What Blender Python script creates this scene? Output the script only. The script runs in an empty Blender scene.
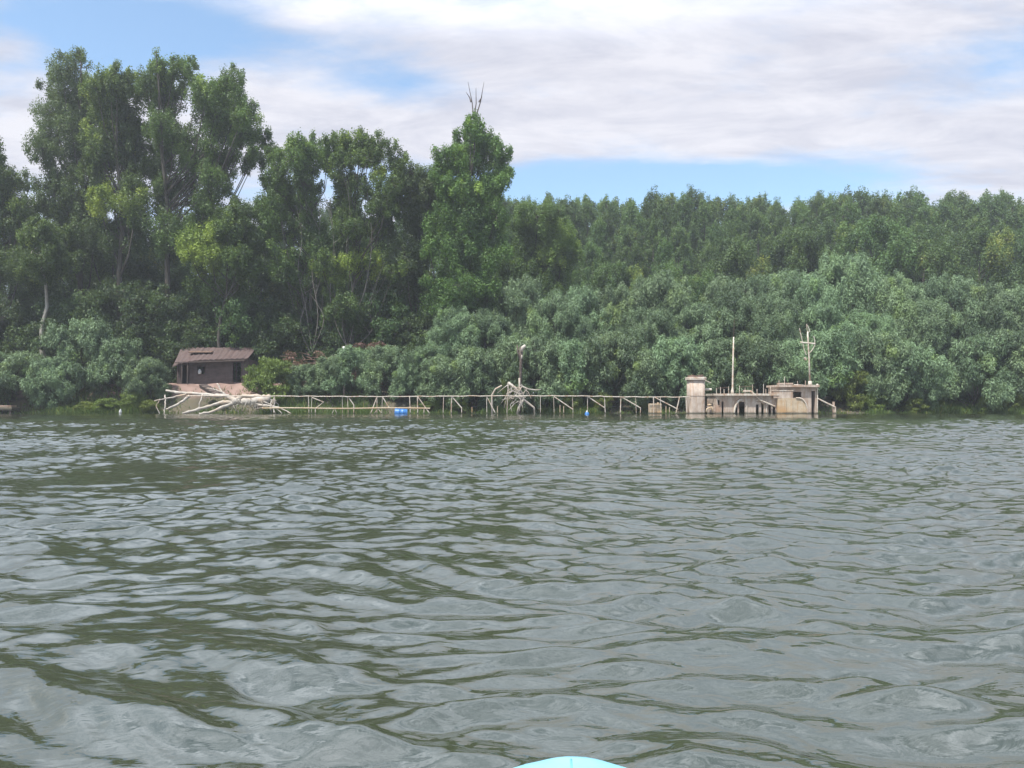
import bpy, math, random
import numpy as np
from math import sin, cos, pi, radians

C = bpy.data.collections.new('scene'); bpy.context.scene.collection.children.link(C)
SC = bpy.context.scene
H = 0.95                       # eye height over the water
F = 780.0                      # focal length in pixels of a 1024 wide frame
TH = math.atan(17.0 / F)       # the camera looks up a little
RS = np.random.RandomState
HAZE = .0007

def W(px, py, Y):
    """the point at distance Y (metres away from the camera) that the photo shows at px,py"""
    u = (px - 512) / F; v = (384 - py) / F
    t = Y / (cos(TH) - v * sin(TH))
    return np.array([u * t, Y, H + t * (sin(TH) + v * cos(TH))])

# ------------------------------------------------------------------ helpers
def tag(o, label=None, cat=None, group=None, kind=None):
    if label: o['label'] = label
    if cat: o['category'] = cat
    if group: o['group'] = group
    if kind: o['kind'] = kind
    return o

def empty(name, loc, label, cat, group=None, rz=0):
    o = bpy.data.objects.new(name, None); C.objects.link(o)
    o.location = loc; o.rotation_euler = (0, 0, rz); o.empty_display_size = .3
    return tag(o, label, cat, group)

class MB:
    """collects pieces, builds ONE mesh object; verts local to the given origin"""
    def __init__(s): s.v = []; s.f = []; s.n = 0; s.t = []
    def add(s, v, f, tone=None):
        v = np.asarray(v, float).reshape(-1, 3)
        s.v.append(v); s.f.append([tuple(int(i) + s.n for i in q) for q in f])
        s.n += len(v)
    def box(s, c, d, rz=0, ry=0, rx=0, bev=0.0):
        c = np.array(c, float); hx, hy, hz = np.array(d, float) / 2
        P = np.array([[x, y, z] for x in (-hx, hx) for y in (-hy, hy) for z in (-hz, hz)])
        if ry: P = P @ np.array([[cos(ry), 0, -sin(ry)], [0, 1, 0], [sin(ry), 0, cos(ry)]])
        if rx: P = P @ np.array([[1, 0, 0], [0, cos(rx), sin(rx)], [0, -sin(rx), cos(rx)]])
        if rz: P = P @ np.array([[cos(rz), sin(rz), 0], [-sin(rz), cos(rz), 0], [0, 0, 1]])
        s.add(P + c, [(0, 1, 3, 2), (4, 6, 7, 5), (0, 4, 5, 1), (2, 3, 7, 6), (0, 2, 6, 4), (1, 5, 7, 3)])
    def tube(s, pts, rad, n=7, cap=True):
        pts = np.asarray(pts, float)
        m = len(pts)
        rad = np.full(m, rad) if np.isscalar(rad) else np.asarray(rad, float)
        V = []; up = np.array([.13, .97, .2])
        for i in range(m):
            d = pts[min(i + 1, m - 1)] - pts[max(i - 1, 0)]
            d = d / (np.linalg.norm(d) + 1e-9)
            a = np.cross(d, up); a /= (np.linalg.norm(a) + 1e-9); b = np.cross(d, a)
            for k in range(n):
                an = 2 * pi * k / n
                V.append(pts[i] + rad[i] * (cos(an) * a + sin(an) * b))
        Fc = [(i * n + k, i * n + (k + 1) % n, (i + 1) * n + (k + 1) % n, (i + 1) * n + k) for i in range(m - 1) for k in range(n)]
        if cap: Fc += [tuple(range(n))[::-1], tuple((m - 1) * n + k for k in range(n))]
        s.add(V, Fc)
    def lathe(s, prof, c, n=24, axis='z', squash=1.0, sq=0):
        c = np.array(c, float); V = []
        for r, h in prof:
            for k in range(n):
                a = 2 * pi * k / n
                if sq: r_ = r * (abs(cos(a)) ** sq + abs(sin(a)) ** sq) ** (-1 / sq)
                else: r_ = r
                p = (r_ * cos(a), r_ * sin(a) * squash, h)
                if axis == 'x': p = (h, r * cos(a), r * sin(a))
                V.append(c + np.array(p))
        m = len(prof)
        Fc = [(i * n + k, i * n + (k + 1) % n, (i + 1) * n + (k + 1) % n, (i + 1) * n + k) for i in range(m - 1) for k in range(n)]
        Fc += [tuple(range(n))[::-1], tuple((m - 1) * n + k for k in range(n))]
        s.add(V, Fc)
    def build(s, name, mat, parent=None, origin=(0, 0, 0), smooth=False):
        me = bpy.data.meshes.new(name)
        V = np.concatenate(s.v) - np.array(origin, float)
        me.from_pydata([tuple(p) for p in V], [], [q for fl in s.f for q in fl]); me.update()
        if smooth: me.polygons.foreach_set('use_smooth', [True] * len(me.polygons))
        me.materials.append(mat)
        o = bpy.data.objects.new(name, me); C.objects.link(o)
        if parent is not None: o.parent = parent
        else: o.location = origin
        return o

def quad_mesh(name, V, nq, mat, tone=None, quads=None, smooth=False):
    """V (4*nq,3) independent quads, or shared-vertex quads"""
    me = bpy.data.meshes.new(name)
    V = np.ascontiguousarray(V, np.float32)
    me.vertices.add(len(V)); me.vertices.foreach_set('co', V.ravel())
    me.loops.add(nq * 4)
    li = np.arange(nq * 4, dtype=np.int32) if quads is None else np.ascontiguousarray(quads, np.int32).ravel()
    me.loops.foreach_set('vertex_index', li)
    me.polygons.add(nq); me.polygons.foreach_set('loop_start', np.arange(nq, dtype=np.int32) * 4)
    me.update(calc_edges=True)
    if smooth: me.polygons.foreach_set('use_smooth', np.ones(nq, dtype=bool))
    if tone is not None:
        at = me.attributes.new('tone', 'FLOAT', 'POINT'); at.data.foreach_set('value', np.ascontiguousarray(tone, np.float32))
    me.materials.append(mat)
    return me

# ------------------------------------------------------------------ materials
def newmat(name):
    m = bpy.data.materials.new(name); m.use_nodes = True
    nt = m.node_tree; nt.nodes.clear()
    out = nt.nodes.new('ShaderNodeOutputMaterial')
    return m, nt, out
def ND(nt, t, **kw):
    n = nt.nodes.new('ShaderNode' + t)
    for k, v in kw.items():
        if k.startswith('i_'):
            key = k[2:]; key = int(key) if key.isdigit() else key.replace('_', ' ')
            n.inputs[key].default_value = v
        else: setattr(n, k, v)
    return n
def mixc(nt, fac, a, b):
    n = nt.nodes.new('ShaderNodeMix'); n.data_type = 'RGBA'
    for s, v in ((0, fac), (6, a), (7, b)):
        if isinstance(v, (int, float)): n.inputs[s].default_value = v
        elif isinstance(v, tuple): n.inputs[s].default_value = (*v, 1) if len(v) == 3 else v
        else: nt.links.new(v, n.inputs[s])
    return n.outputs[2]
def math_(nt, op, a, b=0.0, clamp=False):
    n = nt.nodes.new('ShaderNodeMath'); n.operation = op; n.use_clamp = clamp
    for s, v in ((0, a), (1, b)):
        if isinstance(v, (int, float)): n.inputs[s].default_value = v
        else: nt.links.new(v, n.inputs[s])
    return n.outputs[0]
def ramp(nt, fac, lo, hi):
    n = nt.nodes.new('ShaderNodeMapRange'); n.clamp = True
    nt.links.new(fac, n.inputs[0]); n.inputs[1].default_value = lo; n.inputs[2].default_value = hi
    return n.outputs[0]

def leafmat(name, dark, light, accent=None, trans=.3, rough=.55):
    m, nt, out = newmat(name); L = nt.links.new
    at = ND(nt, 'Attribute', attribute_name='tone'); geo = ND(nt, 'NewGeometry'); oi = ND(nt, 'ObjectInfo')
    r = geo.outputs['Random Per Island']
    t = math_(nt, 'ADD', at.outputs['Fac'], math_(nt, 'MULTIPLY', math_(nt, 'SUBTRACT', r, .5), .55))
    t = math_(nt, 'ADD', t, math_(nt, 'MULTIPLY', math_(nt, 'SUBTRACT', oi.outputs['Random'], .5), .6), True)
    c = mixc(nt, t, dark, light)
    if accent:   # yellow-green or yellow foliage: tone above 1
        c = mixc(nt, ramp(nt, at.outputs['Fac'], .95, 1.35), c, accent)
    hs = ND(nt, 'HueSaturation'); L(c, hs.inputs['Color'])
    L(math_(nt, 'ADD', .485, math_(nt, 'MULTIPLY', oi.outputs['Random'], .03)), hs.inputs['Hue'])
    p = ND(nt, 'BsdfPrincipled'); p.inputs['Roughness'].default_value = rough; p.inputs['Specular IOR Level'].default_value = .35
    L(hs.outputs[0], p.inputs['Base Color'])
    tr = ND(nt, 'BsdfTranslucent')
    L(mixc(nt, .35, hs.outputs[0], (.25, .32, .04)), tr.inputs['Color'])
    mx = ND(nt, 'MixShader'); mx.inputs[0].default_value = trans
    L(p.outputs[0], mx.inputs[1]); L(tr.outputs[0], mx.inputs[2]); L(mx.outputs[0], out.inputs[0])
    return m

def solid(name, a, b=None, scale=3.0, rough=.8, bump=.0, c3=None, stretch=(1, 1, 1), metallic=0., lo=.35, hi=.65, coord='Object', streak=None):
    m, nt, out = newmat(name); L = nt.links.new
    tc = ND(nt, 'TexCoord'); mp = ND(nt, 'Mapping'); mp.inputs['Scale'].default_value = stretch
    L(tc.outputs[coord], mp.inputs[0])
    n1 = ND(nt, 'TexNoise'); n1.inputs['Scale'].default_value = scale; n1.inputs['Detail'].default_value = 8; n1.inputs['Roughness'].default_value = .65
    L(mp.outputs[0], n1.inputs['Vector'])
    p = ND(nt, 'BsdfPrincipled'); p.inputs['Roughness'].default_value = rough; p.inputs['Metallic'].default_value = metallic
    col = mixc(nt, ramp(nt, n1.outputs[0], lo, hi), a, b or a)
    if c3:
        n2 = ND(nt, 'TexNoise'); n2.inputs['Scale'].default_value = scale * .37; n2.inputs['Detail'].default_value = 6
        L(mp.outputs[0], n2.inputs['Vector'])
        col = mixc(nt, ramp(nt, n2.outputs[0], .5, .68), col, c3)
    if streak:      # rust running down the plates
        m2 = ND(nt, 'Mapping'); m2.inputs['Scale'].default_value = (7, 7, .55); L(tc.outputs[coord], m2.inputs[0])
        n3 = ND(nt, 'TexNoise'); n3.inputs['Scale'].default_value = 1.6; n3.inputs['Detail'].default_value = 6; n3.inputs['Roughness'].default_value = .7; L(m2.outputs[0], n3.inputs['Vector'])
        col = mixc(nt, math_(nt, 'MULTIPLY', ramp(nt, n3.outputs[0], .48, .66), .75), col, streak)
        sx = ND(nt, 'SeparateXYZ'); L(tc.outputs[coord], sx.inputs[0])       # slimy wet band at the waterline
        col = mixc(nt, ramp(nt, math_(nt, 'ADD', sx.outputs[2], math_(nt, 'MULTIPLY', n1.outputs[0], .22)), .30, .16), col, (.07, .065, .045))
    L(col, p.inputs['Base Color'])
    if bump:
        bn = ND(nt, 'Bump'); bn.inputs['Strength'].default_value = bump; bn.inputs['Distance'].default_value = .03
        L(n1.outputs[0], bn.inputs['Height']); L(bn.outputs[0], p.inputs['Normal'])
    L(p.outputs[0], out.inputs[0])
    return m

M = {}
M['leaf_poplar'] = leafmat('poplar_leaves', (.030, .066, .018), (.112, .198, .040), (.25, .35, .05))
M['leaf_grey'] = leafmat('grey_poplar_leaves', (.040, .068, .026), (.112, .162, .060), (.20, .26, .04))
M['leaf_forest'] = leafmat('forest_leaves', (.034, .074, .026), (.110, .186, .052), (.2, .24, .04))
M['leaf_willow'] = leafmat('willow_leaves', (.054, .095, .046), (.200, .290, .150), (.16, .24, .06), trans=.22)
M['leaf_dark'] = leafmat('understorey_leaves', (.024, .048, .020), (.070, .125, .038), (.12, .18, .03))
M['leaf_bright'] = leafmat('bright_shrub_leaves', (.09, .13, .028), (.17, .22, .05), (.22, .28, .05))
M['grass'] = leafmat('bank_grass', (.05, .09, .02), (.12, .18, .045), (.30, .28, .08))
M['dry'] = leafmat('dry_foliage', (.12, .065, .05), (.22, .125, .095))
M['bark'] = solid('bark', (.035, .031, .025), (.080, .070, .056), 4, .9, .5, stretch=(1, 1, .3))
M['bark_pale'] = solid('pale_bark', (.20, .18, .15), (.34, .32, .28), 3, .9, .4, stretch=(1, 1, .4))
M['drift'] = solid('bleached_wood', (.23, .205, .175), (.42, .385, .335), 5, .85, .5, stretch=(.5, 1, 1), c3=(.36, .27, .19))
M['drift_dark'] = solid('dark_wood', (.045, .032, .028), (.10, .075, .062), 4, .9, .4)
M['paint'] = solid('flaking_cream_paint', (.38, .345, .29), (.56, .515, .44), 6, .8, .2, c3=(.30, .19, .12), streak=(.30, .19, .12))
M['rust_pink'] = solid('rusty_pink_plate', (.31, .25, .205), (.46, .395, .33), 3.2, .85, .4, c3=(.30, .20, .14), stretch=(1, 1, .6), streak=(.25, .15, .09))
M['rust_orange'] = solid('rusty_orange_plate', (.34, .265, .18), (.45, .38, .28), 3.0, .85, .4, c3=(.38, .24, .12), stretch=(.5, 1, 1), streak=(.34, .20, .09))
M['rust_dark'] = solid('dark_rust', (.07, .045, .035), (.15, .09, .06), 6, .9, .3)
M['hole'] = solid('dark_interior', (.012, .011, .012), (.02, .018, .018), 3, .95)
M['roof'] = solid('rusty_roof_sheet', (.058, .038, .034), (.092, .060, .053), 1.6, .75, .2, c3=(.075, .045, .04), stretch=(2.5, .6, .6))
M['hutwall'] = solid('hut_boards', (.062, .044, .040), (.11, .080, .073), 2.6, .9, .3, c3=(.12, .085, .078), stretch=(.6, 1, 2))
M['blue'] = solid('blue_plastic', (.015, .10, .30), (.03, .16, .40), 3, .45)
M['white'] = solid('white_plastic', (.48, .48, .47), (.6, .6, .58), 3, .5)
M['kayak'] = solid('aqua_pvc', (.17, .39, .47), (.21, .43, .51), 5, .45, .15)
M['kayak_blue'] = solid('teal_pvc', (.12, .34, .44), (.14, .38, .48), 9, .4)
M['kayak_floor'] = solid('grey_pvc', (.35, .38, .40), (.42, .45, .47), 9, .5)

# ------------------------------------------------------------------ terrain and water
def bank_h(x, y):
    """land height; the shore runs along y about 60"""
    s = y - 60.0 - .5 * np.sin(x * .21 + .6) - .35 * np.sin(x * .53 + 2)
    h = np.where(s < 0, np.maximum(-1.6, s * .32), 0)
    right = 1 / (1 + np.exp(-(x + 12) / 2.0))        # the bank is lower under the willows
    top = 2.35 - 1.1 * right
    k = np.clip(s / 4.0, 0, 1); h = h + (s >= 0) * top * (k * k * (3 - 2 * k))
    h = h + (s > 4) * (np.clip(s - 4, 0, 60) * .012)
    h = h + (s > .2) * .10 * np.sin(x * 1.7 + y * 1.1) * np.sin(x * .9 - y * 2.3)
    return h
def gz(x, y): return float(bank_h(np.array([x]), np.array([y]))[0])

def soil_mat():
    m, nt, out = newmat('bank_soil'); L = nt.links.new
    tc = ND(nt, 'TexCoord')
    n1 = ND(nt, 'TexNoise'); n1.inputs['Scale'].default_value = .9; n1.inputs['Detail'].default_value = 9
    n2 = ND(nt, 'TexNoise'); n2.inputs['Scale'].default_value = .22; n2.inputs['Detail'].default_value = 5
    L(tc.outputs['Object'], n1.inputs['Vector']); L(tc.outputs['Object'], n2.inputs['Vector'])
    c = mixc(nt, ramp(nt, n1.outputs[0], .35, .65), (.15, .095, .075), (.235, .16, .13))
    sx = ND(nt, 'SeparateXYZ'); L(tc.outputs['Object'], sx.inputs[0])
    # leaf litter covers the ground away from the bare red bank
    lit = mixc(nt, ramp(nt, n1.outputs[0], .4, .6), (.045, .040, .028), (.085, .072, .045))
    far = ramp(nt, math_(nt, 'ADD', sx.outputs[1], math_(nt, 'MULTIPLY', n2.outputs[0], 6)), 69.5, 71.5)
    c = mixc(nt, far, c, lit)
    rgt = ramp(nt, math_(nt, 'ADD', sx.outputs[0], math_(nt, 'MULTIPLY', n2.outputs[0], 4)), -18, -15)
    c = mixc(nt, rgt, c, lit)
    mud = ramp(nt, math_(nt, 'ADD', sx.outputs[2], math_(nt, 'MULTIPLY', n1.outputs[0], .5)), 1.75, 1.35)
    c = mixc(nt, mud, c, lit)
    p = ND(nt, 'BsdfPrincipled'); p.inputs['Roughness'].default_value = .95
    L(c, p.inputs['Base Color'])
    b = ND(nt, 'Bump'); b.inputs['Strength'].default_value = .7; b.inputs['Distance'].default_value = .15
    L(n1.outputs[0], b.inputs['Height']); L(b.outputs[0], p.inputs['Normal']); L(p.outputs[0], out.inputs[0])
    return m

def build_ground():
    xs = np.concatenate([np.linspace(-600, -62, 24), np.linspace(-60, 75, 360), np.linspace(77, 600, 24)])
    ys = np.concatenate([np.linspace(-300, 52, 18), np.linspace(53, 85, 130), np.linspace(87, 900, 50)])
    X, Y = np.meshgrid(xs, ys); Z = bank_h(X, Y)
    V = np.stack([X, Y, Z], -1).reshape(-1, 3)
    i = np.arange(len(ys) - 1)[:, None] * len(xs) + np.arange(len(xs) - 1)[None, :]
    q = np.stack([i, i + 1, i + len(xs) + 1, i + len(xs)], -1).reshape(-1, 4)
    me = quad_mesh('ground', V, len(q), soil_mat(), quads=q, smooth=True)
    o = bpy.data.objects.new('ground', me); C.objects.link(o); tag(o, kind='structure')
build_ground()

def wave_field(X, Y, step):
    r = RS(11); Z = np.zeros_like(X)
    # bend the crests so they do not run as straight lines
    Xw = X + .35 * np.sin(Y * .9 + 1.3 * np.sin(X * .55)) + .12 * np.sin(Y * 3.1 + X * 1.3)
    Yw = Y + .30 * np.sin(X * .8 + .7 * np.sin(Y * .6)) + .10 * np.sin(X * 2.7 - Y * 1.1)
    gust = .80 + .28 * np.sin(X * .33 + Y * .21 + 1) * np.sin(Y * .37 - X * .12) + .22 * np.sin(X * .9 - Y * .55 + 2)
    N = 150
    for k in range(N):
        lam = 0.075 * (3.4 / .075) ** ((k + r.rand()) / N)
        ang = r.normal(.06, .46)
        # slope of each component: strongest around half a metre to a metre
        sl = .031 * math.exp(-(math.log(lam / .36) / .85) ** 2) + .0035 + .010 * math.exp(-(math.log(lam / .17) / .45) ** 2)
        a = sl * lam / (2 * pi); kk = 2 * pi / lam; ph = r.rand() * 2 * pi
        arg = kk * (Xw * sin(ang) + Yw * cos(ang)) + ph
        fade = np.clip((lam / step - 2.0) / 1.6, 0, 1)
        s = np.sin(arg)
        Z += a * (gust if lam < 1.4 else 1) * fade * (s - .24 * np.cos(2 * arg))
    far = 1 + .8 * np.clip((np.hypot(X, Y) - 6) / 20, 0, 1)     # out on the open river the chop is steeper
    shelter = far * (1 - .70 * np.clip((Y - 36) / 7, 0, 1))
    return Z * shelter * 1.08

def water_mat():
    m, nt, out = newmat('river_water'); L = nt.links.new
    p = ND(nt, 'BsdfPrincipled')
    tc = ND(nt, 'TexCoord')
    n0 = ND(nt, 'TexNoise'); n0.inputs['Scale'].default_value = .25; n0.inputs['Detail'].default_value = 3
    L(tc.outputs['Object'], n0.inputs['Vector'])
    L(mixc(nt, n0.outputs[0], (.030, .036, .020), (.039, .045, .028)), p.inputs['Base Color'])
    p.inputs['Roughness'].default_value = .01; p.inputs['IOR'].default_value = 2.15
    mp = ND(nt, 'Mapping'); mp.inputs['Scale'].default_value = (1, 2.0, 1); L(tc.outputs['Object'], mp.inputs[0])
    n1 = ND(nt, 'TexNoise'); n1.inputs['Scale'].default_value = 8.0; n1.inputs['Detail'].default_value = 4; n1.inputs['Roughness'].default_value = .45; n1.inputs['Distortion'].default_value = .6
    L(mp.outputs[0], n1.inputs['Vector'])
    b = ND(nt, 'Bump'); b.inputs['Strength'].default_value = 1; b.inputs['Distance'].default_value = .0055
    L(n1.outputs[0], b.inputs['Height']); L(b.outputs[0], p.inputs['Normal'])
    L(p.outputs[0], out.inputs[0])
    return m

def build_water():
    ratio = 1.0029
    rr = [1.15]
    while rr[-1] < 66: rr.append(rr[-1] * ratio)
    rr = np.array([.02, .2, .4, .6, .8, .95, 1.05] + rr)
    fine = np.radians(np.arange(-40, 40.001, .085)); side = np.radians(np.arange(41.5, 319, 1.5))
    aa = np.concatenate([fine, side])
    R, A = np.meshgrid(rr, aa, indexing='ij')
    X = R * np.sin(A); Y = R * np.cos(A)
    step = np.maximum(R * .0029, .016) * 1.0
    Z = wave_field(X, Y, step)
    # keep the boat's own footprint calm
    Z *= np.clip((np.hypot(X - .05, (Y - .4) * .5) - .35) / .5, .25, 1)
    n, m = R.shape
    V = np.stack([X, Y, Z], -1).reshape(-1, 3)
    i = np.arange(n - 1)[:, None] * m; j = np.arange(m)[None, :]; j2 = (j + 1) % m
    q = np.stack([i + j, i + m + j, i + m + j2, i + j2], -1).reshape(-1, 4)
    # outer skirt to the far reaches of the river
    outer = np.stack([np.sin(aa) * 415, np.cos(aa) * 415, np.zeros(m)], -1)
    V = np.concatenate([V, outer]); b0 = (n - 1) * m; c0 = n * m
    jj = np.arange(m); jj2 = (jj + 1) % m
    q2 = np.stack([b0 + jj, c0 + jj, c0 + jj2, b0 + jj2], -1)
    q = np.concatenate([q, q2])
    me = quad_mesh('river_water', V, len(q), water_mat(), quads=q[:, ::-1], smooth=True)
    o = bpy.data.objects.new('river_water', me); C.objects.link(o); tag(o, kind='structure')
build_water()

# ------------------------------------------------------------------ foliage
def unit(v): return v / (np.linalg.norm(v, axis=-1, keepdims=True) + 1e-9)

def clump_leaves(rng, cen, rad, n, L, Wd, style, tone):
    """n leaves scattered in the outer part of an ellipsoid clump"""
    d = unit(rng.normal(size=(n, 3)))
    rr = rng.rand(n, 1) ** .40
    pos = cen + d * rr * rad * (1 + .13 * rng.normal(size=(n, 1)))
    nr = unit(d * .9 + np.array([0, 0, .45]) + rng.normal(size=(n, 3)) * .55)
    if style == 'willow':
        a = unit(np.array([0, 0, -.55]) + d * np.array([.7, .7, .5]) + rng.normal(size=(n, 3)) * .42)
    elif style == 'up':
        a = unit(np.array([0, 0, .9]) + d * .6 + rng.normal(size=(n, 3)) * .35)
    else:
        a = unit(rng.normal(size=(n, 3)) + np.array([0, 0, -.3]))
    if style == 'tall': a = unit(a + np.array([0, 0, .35]))
    a = unit(a - .6 * nr * np.sum(a * nr, 1, keepdims=True))
    b = unit(np.cross(a, nr))
    sz = (.7 + .6 * rng.rand(n, 1))
    a = a * L * sz * .5; b = b * Wd * sz * .5
    V = np.stack([pos - a, pos + b - a * .15, pos + a, pos - b - a * .15], 1).reshape(-1, 3)
    return V, np.repeat(np.full(n, tone) , 4)

STY = {'poplar': ('tall', .165, .10), 'grey': ('tall', .16, .09), 'willow': ('willow', .25, .06), 'forest': ('tall', .21, .13), 'dark': ('round', .21, .12), 'bright': ('up', .24, .09)}

def crown_from_lobes(rng, lobes, style, dens=1.0, sub=None, sparse=0.0):
    """lobes: (x,y,z, rx,ry,rz, tone).  returns V, tone, list of sub clump centres"""
    st, L, Wd = STY[style]
    VV = []; TT = []; subs = []
    for (x, y, z, rx, ry, rz, tn) in lobes:
        rm = (rx * ry * rz) ** (1 / 3)
        sr = sub or max(.38, min(.95, rm * .36))
        ns = int(max(6, 4.0 * (rm / sr) ** 2 + 2) * (1 - sparse * .45)); tn = tn + ((.26 if style == 'willow' else .18) * rng.normal() if tn < 1 else 0)
        for k in range(ns):
            d = unit(rng.normal(size=3)); q = rng.rand() ** .45
            c = np.array([x, y, z]) + d * q * np.array([rx, ry, rz]) * .92
            r = sr * (.55 + .75 * rng.rand()) * np.array({'tall': (.78, .78, 1.25), 'willow': (.85, .85, 1.1)}.get(st, (1, 1, .75)))
            n = int(dens * (1 - sparse * .35) * 7.0 * r[0] * r[2] / (L * Wd))
            tone = tn + .22 * rng.normal() if tn < 1 else tn + .12 * rng.normal()
            v, t = clump_leaves(rng, c, r, max(n, 8), L, Wd, st, tone)
            VV.append(v); TT.append(t); subs.append((c, (x, y, z)))
    return np.concatenate(VV), np.concatenate(TT), subs

def skeleton(rng, mb, base, lobes, subs, r0, twig=.35, lean=None, fork=.25, limb_r=.16):
    """trunk from base to the top lobe, limbs to each lobe, twigs to the clumps"""
    top = max(lobes, key=lambda l: l[2]); base = np.array(base, float)
    tp = np.array(top[:3])
    P = []
    for k in range(9):
        t = k / 8; p = base * (1 - t) + tp * t
        p[0] = base[0] + (tp[0] - base[0]) * t ** 1.5 + .18 * sin(k * 1.9 + base[0]) * (t > 0)
        p[1] = base[1] + (tp[1] - base[1]) * t ** 1.5 + .18 * cos(k * 1.3 + base[0]) * (t > 0)
        P.append(p)
    P = np.array(P); R = r0 * (1 - .86 * np.linspace(0, 1, 9) ** .9); R[0] *= 1.35; R = R * .85
    mb.tube(P, R, 9)
    for l in lobes:
        if l[3] < .95: continue            # small sprays hang on the twigs
        c = np.array(l[:3]); hgt = tp[2] - base[2]
        z0 = c[2] - (.65 + .5 * rng.rand()) * math.hypot(c[0] - tp[0] * .5 - base[0] * .5, c[1] - base[1]) - .12 * hgt
        z0 = max(z0, base[2] + fork * hgt); z0 = min(z0, base[2] + .92 * hgt)
        t = (z0 - base[2]) / hgt
        i = min(7, int(t * 8)); f = t * 8 - i; p0 = P[i] * (1 - f) + P[i + 1] * f
        rr = min(r0 * (1 - .86 * t) * .6, limb_r)
        mid = p0 * .5 + c * .5 + np.array([(c[0] - p0[0]) * .18, (c[1] - p0[1]) * .18, -.05 * hgt * rng.rand()]) + rng.normal(size=3) * .15
        mb.tube([p0, p0 * .5 + mid * .5, mid, mid * .5 + c * .5, c], np.array([1, .85, .68, .5, .3]) * rr * .8, 6)
    for c, l in subs:
        if rng.rand() < twig:
            l = np.array(l); m = (c + l) / 2 + rng.normal(size=3) * .1
            mb.tube([l, m, c], [.035, .025, .01], 4, cap=False)

def mesh_obj(name, me, parent):
    o = bpy.data.objects.new(name, me); C.objects.link(o); o.parent = parent
    return o

def make_tree(name, base, lobes, style, mat, label, cat='tree', group=None, dens=1.0, sparse=0, r0=.35, bark='bark', seed=1, twig=.35, fork=.25, limb_r=.16, crown='crown', sub=None):
    """lobes in world coordinates; the thing's Empty stands at base"""
    rng = RS(seed)
    root = empty(name, base, label, cat, group)
    lob = [(l[0] - base[0], l[1] - base[1], l[2] - base[2], *l[3:]) for l in lobes]
    V, T, subs = crown_from_lobes(rng, lob, style, dens, sub, sparse)
    mb = MB(); skeleton(rng, mb, (0, 0, -.3), lob, subs, r0, twig, fork=fork, limb_r=limb_r)
    mb.build('trunk', M[bark], root, smooth=True)
    mesh_obj(crown, quad_mesh(crown, V, len(V) // 4, M[mat], tone=T), root)
    return root

def copy_thing(src, loc, rz, scale, label=None):
    r = src.copy(); C.objects.link(r); r.location = loc; r.rotation_euler = (0, 0, rz); r.scale = scale
    if label: r['label'] = label
    for ch in src.children:
        c = ch.copy(); C.objects.link(c); c.parent = r
    return r

def px_lobes(L, Y, rng, deep=1.0, fill=.6):
    """lobes written as (px, py, rx_px, ry_px, tone[, depth offset]) at distance Y"""
    out = []
    for l in L:
        dy = l[5] if len(l) > 5 else rng.uniform(-1, 1) * 1.6 * deep
        p = W(l[0], l[1], Y + dy); k = (Y + dy) / F
        rx, rz = l[2] * k, l[3] * k
        out.append((p[0], p[1], p[2], rx * 1.12, (rx + rz) / 2 * 1.15, rz * 1.08, l[4]))
    for l in list(out):                # ragged sprays that break the outline of each lobe
        for k in range(3):
            a = rng.uniform(.1, pi - .1); q = rng.uniform(.75, 1.02); g = rng.uniform(.22, .36)
            out.append((l[0] + cos(a) * l[3] * q, l[1] + rng.normal() * l[4] * .5, l[2] + sin(a) * l[5] * q, l[3] * g, l[4] * g, l[5] * g * 1.5, l[6] if l[6] < 1 else l[6] - .2))
    n0 = len(L)                      # fill in between neighbouring lobes, nearer and farther from the river
    for i in range(n0):
        d = sorted(range(n0), key=lambda j: (out[j][0] - out[i][0]) ** 2 + (out[j][2] - out[i][2]) ** 2)[1:4]
        for j in d[:2]:
            if rng.rand() < fill and out[i][6] < 1 and out[j][6] < 1:
                a, b = np.array(out[i]), np.array(out[j]); m = (a + b) / 2; m[3:6] *= .85; m[1] += rng.normal() * 1.3; m[6] -= .05; out.append(tuple(m))
    return out

def on_ground(px, Y):
    x = (px - 512) / F * Y
    return (x, Y, gz(x, Y))

# ---- the tall trees on the left bank, each from its own outline
def hero(name, px, Y, L, style, mat, label, **kw):
    rng = RS(kw.get('seed', 1) + 77)
    return make_tree(name, on_ground(px, Y), px_lobes(L, Y, rng, fill=.95 - kw.get('sparse', 0) * .8), style, mat, label, **kw)

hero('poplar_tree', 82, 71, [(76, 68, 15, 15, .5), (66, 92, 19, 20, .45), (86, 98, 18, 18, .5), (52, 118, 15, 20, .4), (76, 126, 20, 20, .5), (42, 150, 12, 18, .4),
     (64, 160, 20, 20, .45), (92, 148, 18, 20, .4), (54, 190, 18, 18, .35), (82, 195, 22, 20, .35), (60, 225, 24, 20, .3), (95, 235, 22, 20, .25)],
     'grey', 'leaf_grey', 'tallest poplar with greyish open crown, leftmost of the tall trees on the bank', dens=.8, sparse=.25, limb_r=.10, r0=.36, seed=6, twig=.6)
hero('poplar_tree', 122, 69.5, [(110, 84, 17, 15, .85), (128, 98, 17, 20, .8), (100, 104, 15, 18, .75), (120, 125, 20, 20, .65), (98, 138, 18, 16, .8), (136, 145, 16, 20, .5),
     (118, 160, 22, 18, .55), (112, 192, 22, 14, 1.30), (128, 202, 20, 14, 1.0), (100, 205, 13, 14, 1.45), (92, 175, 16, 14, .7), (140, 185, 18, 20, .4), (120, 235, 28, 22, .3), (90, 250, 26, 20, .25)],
     'poplar', 'leaf_poplar', 'bright green poplar with a yellow-green clump low in its crown', dens=.95, r0=.40, seed=5, twig=.4)
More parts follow.
